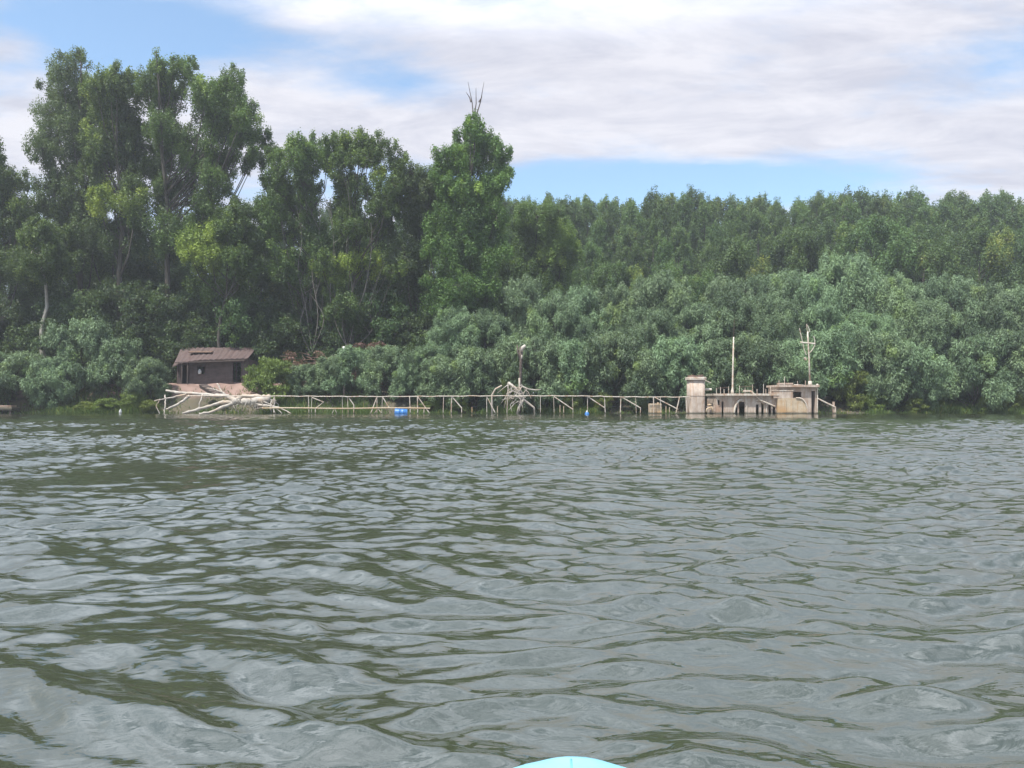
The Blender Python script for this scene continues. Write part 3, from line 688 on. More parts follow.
    # pale jug standing on the window sill
    m = MB(); m.lathe([(.02, 0), (.13, .01), (.15, .12), (.14, .28), (.06, .36), (.05, .42), (.01, .425)], (0, 0, 0), 14)
    q = B + np.array([X(200.2), -.13, Z(373.5) + .0]); tag(m.build('plastic_jug', M['white'], None, smooth=True), 'pale jug on the sill of the hut window', 'jug').location = q
hut()

# ------------------------------------------------------------------ shore clutter
def pth(pts, Y, B, dy=None):
    return [W(p[0], p[1], Y + (p[2] if len(p) > 2 else 0)) - B for p in pts]
def drift_tree():
    Y = 58.8; B = W(236, 414, Y); B[2] = 0
    root = empty('fallen_bleached_tree', B, 'fallen bleached tree with root mass lying in the shallows below the hut', 'driftwood')
    rng = RS(5)
    def rough(P, r, n=8):
        P = np.array(P); r = np.array(r) * .86; t = np.linspace(0, 1, len(P)); tt = np.linspace(0, 1, len(P) * 4)
        Q = np.stack([np.interp(tt, t, P[:, i]) for i in range(3)], 1); Q[1:-1] += rng.normal(size=Q[1:-1].shape) * .018
        rr = np.interp(tt, t, np.linspace(r[0], r[1], len(P))) * (1 + .13 * rng.normal(size=len(tt)))
        return Q, rr
    tr = MB()
    for pts, r in (([(270, 399.5, .2), (262, 400, 0), (250, 401.5), (240, 401.5), (233, 401.5)], (.40, .26)), ([(266, 398, .3), (254, 396.5), (243, 395.8), (236, 400)], (.22, .18))):
        tr.tube(*rough(pth(pts, Y, B), r), 9)
    tr.build('trunk', M['drift'], root, smooth=True)
    for pts, r in (([(236, 401), (226, 395.5), (213, 395.5, .3), (194, 393.5, .6), (178, 392.5, .8), (166, 390.4, 1)], (.22, .10)), ([(186, 394.5, .5), (173, 397, .2), (154, 401, -.3)], (.09, .04)), ([(189.5, 396, .4), (179, 403.5, 0), (166, 409.5, -.5)], (.13, .07)),
                   ([(236, 402), (223, 402.5), (216, 404, -.2), (198, 409.4, -.6), (182, 413.5, -.8)], (.20, .10)), ([(236, 402.5), (223, 406.5, -.5), (211, 412, -.9), (199, 413.8, -1.1)], (.16, .09)), ([(237, 402), (228, 397.5), (222, 392, .1), (217, 383.5, .3)], (.18, .06)),
                   ([(256, 405, -.2), (270, 406, -.4), (279, 407.5, -.5), (291, 413.5, -.8)], (.12, .05)), ([(260, 400, -.2), (272, 405, -.3), (282, 413.5, -.6)], (.08, .04)), ([(165, 395, .8), (165.5, 404, .3), (164, 414, 0)], (.06, .06)), ([(202.5, 394.5), (200, 403, -.3), (198, 412.5, -.4)], (.06, .05)),
                   ([(222, 392), (214, 389, .5), (207, 388, .8)], (.06, .03)), ([(160, 399), (156, 406, -.2), (160, 414, -.3)], (.04, .03))):
        b = MB(); b.tube(*rough(pth(pts, Y, B), r), 7); b.build('branch', M['drift'], root, smooth=True)
    b = MB()
    for k in range(34):
        px = rng.uniform(228, 275); p = W(px, rng.uniform(398, 404), Y + rng.uniform(-.4, .3)) - B
        q = p + np.array([rng.normal() * .35, rng.normal() * .25, -rng.uniform(.35, .75)]); m = (p + q) / 2 + rng.normal(size=3) * .08
        b.tube([p, m, q], [.045, .032, .015], 5)
    for k in range(20):
        px = rng.uniform(240, 272); p = W(px, 399.5, Y) - B; d = rng.normal(size=3) * np.array([.5, .4, .35]); b.tube([p, p + d * .5 + [0, 0, .05], p + d], [.05, .035, .012], 5)
    b.build('root', M['drift'], root)
drift_tree()
def tangle():
    Y = 58.3; B = W(520, 414, Y); B[2] = 0; rng = RS(8)
    root = empty('driftwood_tangle', B, 'tangle of pale arched driftwood caught on the railing beside the dead pole', 'driftwood')
    for pts, r in (([(492, 414), (492, 402.5), (492, 395), (495.5, 389), (502, 385.5)], (.075, .06)), ([(508, 382.6), (516.5, 389), (523, 399), (528, 403), (534, 407.5), (534.5, 414)], (.11, .06)), ([(523.7, 399), (519, 407), (517, 414)], (.10, .08)), ([(508, 382.6), (508, 392), (507, 414)], (.05, .04)),
                   ([(519.3, 378), (519.5, 388), (519.3, 396)], (.07, .05)), ([(521, 386), (528, 389), (535, 390), (541, 389.5)], (.06, .03)), ([(522, 394), (512, 391), (507, 397), (504, 408)], (.06, .03))):
        b = MB(); P = pth(pts, Y, B); b.tube(P, np.linspace(r[0], r[1], len(P)), 7); b.build('branch', M['drift'], root, smooth=True)
    b = MB()
    for k in range(46):
        p = W(rng.uniform(507, 526), rng.uniform(384, 402), Y + rng.uniform(-.4, .4)) - B
        q = p + np.array([rng.normal() * .55, rng.normal() * .3, -rng.uniform(.2, .9)]); m = (p + q) / 2 + np.array([rng.normal() * .12, 0, .15]); b.tube([p, m, q], [.03, .024, .012], 4)
    b.build('twig', M['drift'], root)
    B2 = W(520.5, 411, 58.7); B2[2] = 0
    r2 = empty('dead_pole', B2, 'dark broken tree pole with a pale stub on top against the willows', 'dead trunk'); b = MB()
    b.tube(pth([(519.5, 413), (520, 395), (520.5, 375), (521, 360), (521, 347)], 58.7, B2), [.13, .11, .10, .12, .15], 8); b.tube(pth([(521, 362), (518, 352), (517, 345)], 58.7, B2), [.09, .07, .04], 6); b.build('trunk', M['drift_dark'], r2, smooth=True)
    b = MB(); b.tube(pth([(521.5, 352), (522.5, 348), (525.5, 345.5)], 58.6, B2), [.10, .16, .12], 7); b.tube(pth([(521.6, 359), (521.8, 355)], 58.6, B2), [.06, .06], 6); b.build('stub', M['drift'], r2, smooth=True)
tangle()

# dark slab, brush heaps, marker, barrel, float, box
b = MB(); a0 = W(210, 390, 61.6); P = [W(199, 384.5, 61.9) - a0, W(206, 384, 62.2) - a0, W(224, 393, 61) - a0, W(216, 395, 60.8) - a0]
V = P + [p + np.array([.02, .12, -.28]) for p in P]; b.add(V, [(0, 1, 2, 3), (4, 7, 6, 5), (0, 4, 5, 1), (1, 5, 6, 2), (2, 6, 7, 3), (3, 7, 4, 0)])
for k in range(5):
    t = (k + .5) / 5; p = P[0] * (1 - t) + P[3] * t + np.array([0, -.02, .02]); q = P[1] * (1 - t) + P[2] * t + np.array([0, -.02, .02]); b.tube([p, q], .03, 5)
o = b.build('timber_slab', M['drift_dark'], None); o.location = a0; tag(o, 'dark boarded slab leaning on the red bank above the fallen tree', 'timber')

def brush(name, px, py, Y, wx, hz, n, label, seed):
    rng = RS(seed); B = np.array(on_ground(px, Y)); root = empty(name, B, label, 'brush heap'); b = MB(); VV = []; TT = []
    zc = W(px, py, Y)[2] - B[2]
    for k in range(n):
        x = rng.uniform(-wx, wx); p = np.array([x, rng.normal() * .4, rng.uniform(-.2, zc)]); d = np.array([rng.normal() * .8, rng.normal() * .3, rng.uniform(-.1, .7) * hz]); b.tube([p, p + d * .6 + rng.normal(size=3) * .06, p + d], [.035, .028, .01], 4)
    for k in range(int(n * .7)):
        c = np.array([rng.uniform(-wx, wx), rng.normal() * .4, rng.uniform(0, zc + .1)]); v, t = clump_leaves(rng, c, np.array([.4, .3, .25]), 40, .22, .09, 'round', rng.rand()); VV.append(v); TT.append(t)
    b.build('twig', M['rust_dark'], root); V = np.concatenate(VV)
    mesh_obj('dry_leaves', quad_mesh('dry_leaves', V, len(V) // 4, M['dry'], tone=np.concatenate(TT)), root)
brush('brush_heap', 308, 354, 64.2, 1.9, .9, 70, 'rust-brown heap of dry brush between the hut and the pale marker', 41)
brush('brush_heap', 366, 344, 64.6, 1.8, .7, 90, 'rust-brown dry brush just right of the pale marker', 42)

B = np.array(on_ground(344, 62.1)); root = empty('marker_post', B, 'small pale-topped post among the bushes between the two dry brush heaps', 'post')
b = MB(); t0 = W(344, 360, 62.1) - B; t1 = W(344, 347.5, 62.1) - B; b.tube([(0, 0, -.3), t0, t1 - np.array([0, 0, .3])], .07, 7); b.build('post', M['rust_pink'], root)
b = MB(); b.lathe([(.02, -.75), (.15, -.72), (.17, -.4), (.12, -.32), (.15, -.22), (.16, -.05), (.10, .06), (.01, .09)], t1, 12); b.build('pale_top', M['white'], root, smooth=True)

b = MB(); c = W(401, 411.5, 56.8); c[2] = .10
b.lathe([(.02, -.47), (.26, -.46), (.285, -.42), (.285, -.17), (.30, -.15), (.285, -.13), (.285, .13), (.30, .15), (.285, .17), (.285, .42), (.26, .46), (.02, .47)], (0, 0, 0), 22, axis='x')
o = b.build('barrel', M['blue'], None, smooth=True); o.location = c; o.rotation_euler = (0, .06, .12); tag(o, 'blue plastic barrel floating on its side by the railing', 'barrel')
b = MB(); c = W(587, 415, 55); c[2] = .02
b.lathe([(.02, -.2), (.12, -.17), (.17, 0), (.12, .13), (.05, .16), (.01, .17)], (0, 0, 0), 14); o = b.build('float', M['blue'], None, smooth=True); o.location = c; tag(o, 'small blue and white float bobbing below the railing', 'float')
b2 = MB(); b2.lathe([(.05, .14), (.07, .17), (.06, .24), (.01, .25)], (0, 0, 0), 12); b2.build('cap', M['white'], o, smooth=True)
b = MB(); c = W(120.5, 411, 59.2); c[2] = .12; b.lathe([(.01, -.14), (.10, -.13), (.11, .08), (.04, .17), (.04, .22), (.01, .225)], (0, 0, 0), 12); o = b.build('bottle', M['white'], None, smooth=True); o.location = c; o.rotation_euler = (.3, .2, 0); tag(o, 'white plastic bottle in the grass at the water, left of the fallen tree', 'bottle')

# ------------------------------------------------------------------ sunken ship
def ship():
    Y = 57.0; B = W(700, 414, Y); B[2] = 0; k = Y / F
    root = empty('sunken_ship', B, 'sunken rusty ship with only funnel, deckhouse, masts and long railing above the water', 'shipwreck')
    def Pt(px, py, dy=0): return W(px, py, Y + dy) - B
    def part(mb, name, mat, par=None, **kw): return mb.build(name, M[mat], par or root, **kw)
    # railing: two rails and separate posts, some bent
    r = MB()
    P = [Pt(px, 396.2 + .7 * math.sin(px * .021) * .5 + (.5 if px > 600 else 0) + .32 * math.sin(px * .31) * math.sin(px * .077), .05 * math.sin(px * .05)) for px in range(186, 692, 6)]
    r.tube(P, .034, 6); rail = part(r, 'top_rail', 'paint')
    r = MB(); P = [Pt(px, 408.2 + .3 * math.sin(px * .06), 0) for px in range(262, 440, 12)]; r.tube(P, .045, 6); part(r, 'lower_rail', 'rust_orange')
    wz = 415.5
    def post(a, b, rad=.034, mat='paint', mid=None):
        m = MB(); pts = [Pt(*a, .02)] + ([Pt(*mid, .02)] if mid else []) + [Pt(*b, .02)]; m.tube(pts, rad, 6); part(m, 'railing_post', mat)
    for px in (274.4, 308.5, 311.9, 342.3, 347.5, 377, 382.4, 409.6, 417.5, 443.6, 451.7, 486.6, 507.6, 540.4, 553.6, 572.5, 587.6, 604.5, 621, 635.6, 653.6, 660.3, 686):
        post((px, 396.5), (px + math.sin(px) * .9, wz), .028 + .010 * math.sin(px * 3.3))
    for a, b, mid in (((274, 398), (276, wz), (271.8, 405)), ((311.9, 397.5), (315, 409), (323.6, 402)), ((315.4, 408.7), (315.4, wz), None), ((349, 398), (353.7, wz), (353.9, 405)), ((377, 397), (370, wz), None), ((382.6, 397), (389.5, 408.5), None), ((417.7, 396.6), (431, wz), None), ((451.9, 396.6), (461.7, wz), (461.7, 408)),
                      ((486.8, 396.6), (496.5, wz), None), ((554, 396.6), (573, 409.5), None), ((587.8, 396.6), (604.3, 407.6), None), ((621.2, 396.8), (640.5, wz), (640.5, 408)), ((653.8, 396.9), (678, 409.3), None), ((679.6, 397), (675.5, wz), None), ((331.5, wz), (337.5, wz), (334.5, 408)), ((373, wz), (383, wz), (378, 408.5)), ((402, wz), (402, 408), None), ((424, wz), (424, 408), None)):
        post(a, b, .038, 'paint', mid)
    for px, t in ((560, 405), (563.7, 406), (472, 407), (497.5, 406), (666, 406), (669.5, 407)): post((px, t), (px, wz), .028, 'rust_orange')
    # funnel
    f = MB(); c = Pt(697.8, 414); R0 = 8.1 * k
    f.lathe([(R0 * .99, -.6), (R0, 0), (R0 * .985, 1.2), (R0 * .985, Pt(0, 380)[2])], (c[0], c[1] + R0, 0), 48, sq=7); fu = part(f, 'funnel', 'rust_pink', smooth=True)
    fu.data.polygons.foreach_set('use_smooth', [len(p.vertices) == 4 for p in fu.data.polygons])
    f = MB(); zt = Pt(0, 380)[2]; f.lathe([(R0 * 1.0, zt + .003), (R0 * 1.15, zt + .02), (R0 * 1.16, zt + .19), (R0 * 1.08, zt + .22), (R0 * .9, zt + .22)], (c[0], c[1] + R0, 0), 48, sq=7); part(f, 'funnel_cap', 'paint', fu)
    f = MB(); rng = RS(3)
    for q in range(22):
        a = q / 22 * 6.28; x = c[0] + R0 * .8 * cos(a); y = c[1] + R0 + R0 * .8 * sin(a); f.box((x, y, zt + .24 + .04 * rng.rand()), (.20, .24, .09 + .13 * rng.rand()), rz=a, ry=rng.normal() * .2)
    part(f, 'rust_flakes', 'rust_dark', fu)
    for zz in (1.32,):
        f = MB(); f.lathe([(R0 * 1.0, zz), (R0 * 1.022, zz + .005), (R0 * 1.022, zz + .04), (R0 * 1.0, zz + .045)], (c[0], c[1] + R0, 0), 48, sq=7); part(f, 'funnel_band', 'rust_pink', fu)
    f = MB(); f.tube([Pt(705, 389.5, .5), Pt(711.5, 389.5, .5)], .09, 8); f.tube([Pt(702, 379, 1.3), Pt(711, 383, 1.3)], .03, 5); part(f, 'bracket', 'paint', fu)
    # low block and bollard between the funnel and the deckhouse
    f = MB(); p, q = Pt(708, 406.5), Pt(721, 414); f.box(((p[0] + q[0]) / 2, .9, p[2] / 2 - .25), (q[0] - p[0], 1.2, p[2] + .5)); part(f, 'engine_casing', 'rust_pink')
    f = MB(); a, b_ = Pt(706, 411), Pt(711, 407.2); f.tube([a + [0, -.1, -.1], a + [.05, -.1, .15], b_ + [0, -.1, .02], b_ + [.12, -.1, -.4]], .07, 7); f.lathe([(.02, 0), (.15, .02), (.15, .12), (.02, .14)], b_ + np.array([-.1, 0, .1]), 10); part(f, 'pipe_bend', 'rust_orange', smooth=True)
    # deckhouse with real openings
    D = 2.6
    def wall(mb, x0, x1, ytop, holes, y=0., t=.09, zb=-.6):
        """front wall between pixel columns; holes (x0,x1,y_top,y_bot) in pixels, sorted"""
        z1 = Pt(0, ytop)[2]; X = lambda a: Pt(a, 400)[0]; Zp = lambda a: Pt(0, a)[2]
        cur = x0
        for h0, h1, ht, hb in holes:
            if h0 > cur: mb.box(((X(cur) + X(h0)) / 2, y, (z1 + zb) / 2), (X(h0) - X(cur), t, z1 - zb))
            mb.box(((X(h0) + X(h1)) / 2, y, (z1 + Zp(ht)) / 2), (X(h1) - X(h0), t, z1 - Zp(ht)))
            zb2 = max(Zp(hb), zb + .01) if hb < 413 else zb
            if hb < 413: mb.box(((X(h0) + X(h1)) / 2, y, (zb2 + zb) / 2), (X(h1) - X(h0), t, zb2 - zb))
            cur = h1
        if cur < x1: mb.box(((X(cur) + X(x1)) / 2, y, (z1 + zb) / 2), (X(x1) - X(cur), t, z1 - zb))
    X = lambda a: Pt(a, 400)[0]; Zp = lambda a: Pt(0, a)[2]
    m = MB(); wall(m, 716, 776, 395.6, [(717.6, 719.4, 400, 405), (721.4, 723.4, 401.5, 414), (735.3, 737.2, 405, 414), (738.8, 744.6, 402, 414), (755.6, 758.6, 404.5, 414), (761, 763.6, 403, 414), (768, 770.8, 405, 414), (772.4, 775.2, 406, 414)])
    m.box((X(716) + .045, D / 2 + .05, (Zp(395.6) - .6) / 2), (.09, D - .01, Zp(395.6) + .6)); m.box(((X(716) + X(776)) / 2, D + .05, (Zp(395.6) - .6) / 2), (X(776) - X(716) - .2, .09, Zp(395.6) + .6))
    dh = part(m, 'deckhouse', 'rust_pink')
    m = MB(); m.box(((X(715) + X(777)) / 2, D / 2 - .12, Zp(394.6)), (X(777) - X(715), D + .5, .15)); part(m, 'deckhouse_roof', 'paint', dh)
    m = MB(); m.box(((X(717) + X(775)) / 2, D / 2, -.25), (X(775) - X(717), D - .15, .3)); part(m, 'inner_deck', 'rust_dark', dh)
    for x in (746.5, 766): m = MB(); m.box((X(x), -.07, .5), (.05, .05, 1.1)); m.box((X(x) + .12, -.07, Zp(400)), (.3, .04, .04)); part(m, 'wall_stiffener', 'paint', dh)
    def arch(cx, ry_, rx_, base, a0, a1, y, r, mat):
        P = [Pt(cx + rx_ * cos(t), base - ry_ * sin(t)) + [0, y, 0] for t in np.linspace(radians(a0), radians(a1), 12)]
        m = MB(); m.tube(P, r, 7); part(m, 'arch', mat, dh, smooth=True)
    arch(742, 14.5, 8.2, 414, 95, 182, -.10, .085, 'paint')
    arch(757, 12, 8, 412, 40, 100, -.10, .06, 'paint')
    m = MB(); m.tube([Pt(750, 391.5, -.2), Pt(752, 392, -.2), Pt(760, 400, -.2), Pt(775, 406.5, -.2)], .055, 6); m.box(Pt(748.5, 391.3) + [0, .3, .02], (.55, .3, .14)); part(m, 'bent_davit', 'paint', dh, smooth=False)
    # boiler casing: rounded shoulder on the right
    m = MB(); P = []; n = 14
    for i in range(n + 1):
        t = i / n
        if t < .5: px, py = 776.15 + (797 - 776) * (t / .5), 398.6 - .6 * sin(t * 6)
        else:
            a = (t - .5) / .5 * pi / 2; px, py = 797 + 8.6 * sin(a), 412.5 - 14.2 * cos(a)
        P.append((X(px), Zp(py)))
    V = [(x, -.35, z) for x, z in P] + [(x, .05, z) for x, z in P]; V += [(X(776.15), -.35, -.6), (X(776.15), .05, -.6), (X(805.6), -.35, -.6), (X(805.6), .05, -.6)]
    N = n + 1; Fc = [(i, i + 1, N + i + 1, N + i) for i in range(n)]
    Fc += [tuple([2 * N] + [2 * N + 2] + list(range(n, -1, -1)))]
    Fc += [tuple([2 * N + 1] + list(range(N, 2 * N)) + [2 * N + 3])]; Fc += [(2 * N, 0, N, 2 * N + 1), (2 * N + 2, 2 * N + 3, 2 * N - 1, n)]
    m.add(V, Fc); bc = part(m, 'boiler_casing', 'rust_orange')
    m = MB(); m.tube([(x, -.38, z + .02) for x, z in P[6:]] + [(X(805.8), -.38, -.5)], .05, 6); part(m, 'casing_rim', 'paint', bc, smooth=True)
    for px in (784, 790.5): m = MB(); m.box((X(px), -.37, .4), (.04, .05, 1.3)); part(m, 'casing_strap', 'rust_orange', bc)
    m = MB(); p, q = Pt(772, 391), Pt(791, 398.2); m.box(((p[0] + q[0]) / 2, -.14, (p[2] + q[2]) / 2), (q[0] - p[0], .4, p[2] - q[2])); part(m, 'locker', 'rust_pink'); 
    m = MB(); m.box(((p[0] + q[0]) / 2, -.14, p[2] + .03), (q[0] - p[0] + .1, .46, .06)); part(m, 'locker_lid', 'paint')
    # wheelhouse, its window open right through to the trees
    m = MB(); X0, X1 = 778, 817; zt = Zp(387); D2 = 2.0
    for y in (.12, .12 + D2): wall(m, X0, X1, 387, [(793.8, 801.8, 391.8, 397.5)] + ([(811.8, 815.6, 391, 414)] if y < 1 else []), y=y)
    m.box((X(X0) + .045, .12 + D2 / 2, zt - .55), (.09, D2 - .1, 1.1)); m.box((X(X1) - .045, .12 + D2 / 2, (zt - .6) / 2), (.09, D2 - .1, zt + .6)); wh = part(m, 'wheelhouse', 'rust_pink')
    m = MB(); m.box(((X(776.5) + X(818.5)) / 2, .12 + D2 / 2 - .1, Zp(386)), (X(818.5) - X(776.5), D2 + .5, .15)); m.box((X(789), .8, Zp(383.8) + .02), (1.0, .6, .12)); part(m, 'wheelhouse_roof', 'rust_pink', wh)
    m = MB(); m.tube([Pt(794, 385.2, -.12), Pt(816, 386.5, -.12)], .07, 7); m.tube([Pt(816, 386.8, -.12), Pt(818, 384.5, -.12)], .10, 8); part(m, 'roof_pipe', 'paint', wh)
    m = MB(); m.tube([Pt(817.5, 384, .02), Pt(817.3, 416, .02)], .045, 6); part(m, 'corner_pipe', 'paint', wh)
    # small stanchions on the roofs
    for px, t, b_, y in ((716.5, 388, 394, 0), (720.5, 387, 394, 0), (724, 389, 394, 1), (728.6, 386.5, 394, 0), (739.5, 385.5, 394, 0), (745, 388, 394, 1), (752.5, 384.5, 394, 0), (757, 389, 394, 1), (763.5, 384, 394, 0), (770.5, 386, 394, 0), (765.8, 389, 394, 1.2), (784.5, 376.5, 385, .4), (805.4, 380.5, 386, .4), (779, 380, 386, .6), (797.5, 381, 386, .9)):
        m = MB(); m.tube([Pt(px, t, y), Pt(px + .1, b_, y)], .024, 5); part(m, 'stanchion', 'paint')
    m = MB(); m.tube([Pt(716.5, 388.2), Pt(728, 387.6)], .015, 4); m.tube([Pt(739.5, 387), Pt(752.5, 386.2)], .015, 4); part(m, 'hand_wire', 'rust_dark')
    # masts
    m = MB(); m.tube([Pt(732.3, 394.5, .6), Pt(732.4, 391, .6), Pt(732.6, 388, .6), Pt(733, 365, .6), Pt(733.6, 337, .6)], [.13, .11, .065, .06, .045], 10); ms = part(m, 'mast', 'paint', smooth=True); ms['label'] = 'plain white mast on the deckhouse roof'
    m = MB(); m.tube([Pt(733.6, 337.4, .6), Pt(734.3, 320, .6)], .012, 4); part(m, 'whip_aerial', 'rust_dark', ms)
    y2 = .8
    def q(px, py): return Pt(px, py, y2)
    m = MB(); m.tube([q(810.2, 386), q(809.8, 381)], [.17, .12], 8); m.tube([q(809.9, 383), q(809.2, 360), q(808.2, 343), q(807.6, 331.5)], [.065, .06, .05, .045], 9); ms = part(m, 'mast', 'paint', smooth=True); ms['label'] = 'white mast with a crossarm on the wheelhouse roof'
    m = MB(); m.tube([q(800.2, 342.3), q(808, 343), q(815.2, 343.8)], .055, 7); part(m, 'crossarm', 'paint', ms)
    m = MB(); m.tube([q(799.4, 328), q(802.3, 341), q(804, 349), q(806.2, 355)], .03, 5); m.tube([q(804.5, 357.5), q(806, 360)], .08, 6); part(m, 'left_aerial', 'paint', ms)
    m = MB(); m.tube([q(813.5, 336), q(814.8, 340), q(814.9, 345), q(812.5, 349.5), q(809.5, 353)], .03, 5); part(m, 'right_aerial', 'paint', ms)
    m = MB(); m.tube([q(806.4, 324), q(808.8, 328), q(809.8, 331), q(807.6, 333)], .03, 5); m.tube([q(806.4, 324), q(807, 329), q(807.5, 332)], .02, 5); part(m, 'mast_head', 'paint', ms)
    # bent handrail at the right
    m = MB(); m.tube([Pt(817.5, 398.5), Pt(835.3, 407.2), Pt(835.6, 415.5)], .055, 7); part(m, 'handrail', 'paint')
    m = MB(); m.box((Pt(830.4, 0)[0], .1, Pt(0, 408.5)[2]), (.13, .13, 1.0)); part(m, 'bollard', 'rust_pink')
    # submerged deck that carries everything
    m = MB(); xs = [(186, .5), (200, 1.6), (300, 2.4), (700, 2.6), (820, 2.4), (860, 1.2), (872, .2)]
    V = []; 
    for px, hw in xs:
        x = X(px)
        for y, z in ((1.2 - hw, -.55), (1.2 + hw, -.55), (1.2 + hw * .7, -1.25), (1.2 - hw * .7, -1.25)): V.append((x, y, z))
    Fc = [(i * 4 + j, i * 4 + (j + 1) % 4, i * 4 + 4 + (j + 1) % 4, i * 4 + 4 + j) for i in range(len(xs) - 1) for j in range(4)] + [(3, 2, 1, 0), tuple((len(xs) - 1) * 4 + j for j in range(4))]
    m.add(V, Fc); part(m, 'hull', 'rust_dark')
    # pale tank standing on the deck behind the rail: a thing of its own
    p, q_ = W(649, 404.3, Y + .6), W(661, 414, Y + .6); c = (p + q_) / 2
    m = MB(); w, d, h = q_[0] - p[0], .6, p[2] + .5
    m.box((0, 0, -.25 + h / 2 - .25), (w, d, h)); m.box((0, 0, h - .5 + .03), (w * .96, d * .96, .06)); m.box((0, -d / 2 - .015, p[2] * .5), (w * .8, .03, .05)); m.tube([(w * .25, 0, h - .45), (w * .25, 0, h - .36)], .07, 8)
    o = m.build('steel_tank', M['rust_orange'], None); o.location = (c[0], c[1], 0); tag(o, 'pale rusty box-shaped tank behind the railing left of the funnel', 'tank')
ship()

# low brown log raft left edge
b = MB(); a0 = W(4, 405, 60.3); 
b.box((0, 0, .05), (2.6, 1.0, .16)); b.box((.1, -.1, .22), (2.2, .7, .10), rz=.03)
for k in range(4): b.tube([(-1.25, -.4 + k * .26, -.05), (1.28, -.38 + k * .26, -.02)], .10, 7)
o = b.build('landing_raft', M['rust_pink'], None); o.location = (a0[0], a0[1] - .6, .35); tag(o, 'low reddish-brown landing raft under the leftmost willow bush', 'raft')
b = MB()
for k in range(3): b.tube([(-1.1 + k * 1.1, -.35, -.9), (-1.1 + k * 1.1, -.35, 0)], .06, 6)
b.build('pile', M['drift_dark'], o)

# ------------------------------------------------------------------ grass and litter on the bank
def grass():
    rng = RS(21); n = 52000
    x = rng.uniform(-46, 48, n); s = rng.rand(n) ** 1.6 * 3.2 - .25
    y = 60.0 + .5 * np.sin(x * .21 + .6) + .35 * np.sin(x * .53 + 2) + s
    patch = np.sin(x * .37 + 1) + .8 * np.sin(x * 1.1 + 2) + .5 * np.sin(x * 2.3)
    bare_ = (x > -27.5) & (x < -20.0)
    keep = (patch > rng.normal(size=n) * .9 - .5) & ~(bare_ & (rng.rand(n) < .45)); x, y, s, patch = x[keep], y[keep], s[keep], patch[keep]; n = len(x)
    z = bank_h(x, y)
    hgt = (.14 + .34 * rng.rand(n)) * (1 + .45 * np.clip(patch, -1, 1.5)) * .95
    a = np.stack([rng.normal(size=n) * .35, rng.normal(size=n) * .25 - .15, np.ones(n)], 1); a = unit(a) * hgt[:, None]
    t = rng.rand(n) * pi; b = np.stack([np.cos(t), np.sin(t), np.zeros(n)], 1) * (.035 + .05 * rng.rand(n))[:, None]
    p = np.stack([x, y, z], 1)
    V = np.stack([p - b * .5, p + b * .5, p + a * .8 + b * .35, p + a], 1).reshape(-1, 3)
    tone = np.repeat(.45 + .28 * patch * .5 + .18 * rng.normal(size=n), 4)
    tone = np.where(np.repeat(rng.rand(n) < .05, 4), 1.4, tone)
    o = bpy.data.objects.new('bank_grass', quad_mesh('bank_grass', V, n, M['grass'], tone=tone)); C.objects.link(o); tag(o, 'short green grass and weeds along the foot of the bank', 'grass', kind='stuff')
grass()

# ------------------------------------------------------------------ kayak under the camera
def kayak():
    yaw = -math.atan2(.154, 1.9); tip = 1.69
    root = empty('inflatable_kayak', (0, 0, 0), 'light aqua inflatable kayak bow poking into the bottom of the view', 'kayak', rz=yaw)
    # two tubes that meet in a blunt nose
    m = MB(); L = 3.1
    path = []
    n = 40
    for i in range(n + 1):
        t = i / n * 2 - 1; u = abs(t)                       # -1 .. 1 around the nose
        y = tip - .10 - (L - .3) * u ** 2.4
        x = .34 * math.copysign(min(1, (u / .55)) ** .62 if u > 0 else 0, t) if u > 0 else 0
        path.append((x, y, .060 + .03 * math.exp(-(u * 2.2) ** 2)))
    m.tube(path, [.105 + .02 * min(1, abs(i / n * 2 - 1) * 2) for i in range(n + 1)], 18); m.build('side_tube', M['kayak'], root, smooth=True)
    m = MB(); V = []
    for i in range(n // 2 + 1):
        a, b = path[i], path[n - i]; V += [(a[0], a[1], .07), (b[0], b[1], .07)]
    Fc = [(2 * i, 2 * i + 1, 2 * i + 3, 2 * i + 2) for i in range(n // 2)]; m.add(V, Fc); m.build('floor', M['kayak_floor'], root)
    m = MB(); V = []
    for i in range(17):                                        # foredeck
        s = (i / 16) ** 2; yy = tip - .03 - .60 * s; hw = .34 * math.sqrt(1 - (1 - s) ** 2) + .048
        for j in range(9): q = j / 4 - 1; V.append((hw * q, yy, (.205 - .024 * abs(q) ** 3 - .014 * s) * (1 if i else .93)))
    Fc = [(i * 9 + j, i * 9 + j + 1, i * 9 + j + 10, i * 9 + j + 9) for i in range(16) for j in range(8)]; m.add(V, Fc); m.build('foredeck', M['kayak'], root, smooth=True)
    m = MB(); m.tube([(-.012, tip - .0, .12), (-.012, tip - .028, .188), (-.010, tip - .045, .2035), (-.008, tip - .12, .2015)], .0028, 6); m.build('seam', M['kayak_blue'], root, smooth=True)
kayak()

# ------------------------------------------------------------------ the air
hz = MB(); hz.box((0, 300, 17.2), (1460, 1460, 42.4))
m_, nt_, out_ = newmat('river_haze'); pv = nt_.nodes.new('ShaderNodeVolumePrincipled'); pv.inputs['Color'].default_value = (.88, .93, 1, 1); pv.inputs['Density'].default_value = HAZE; pv.inputs['Anisotropy'].default_value = .2
nt_.links.new(pv.outputs[0], out_.inputs['Volume'])
if HAZE > 0: tag(hz.build('haze', m_), kind='stuff')

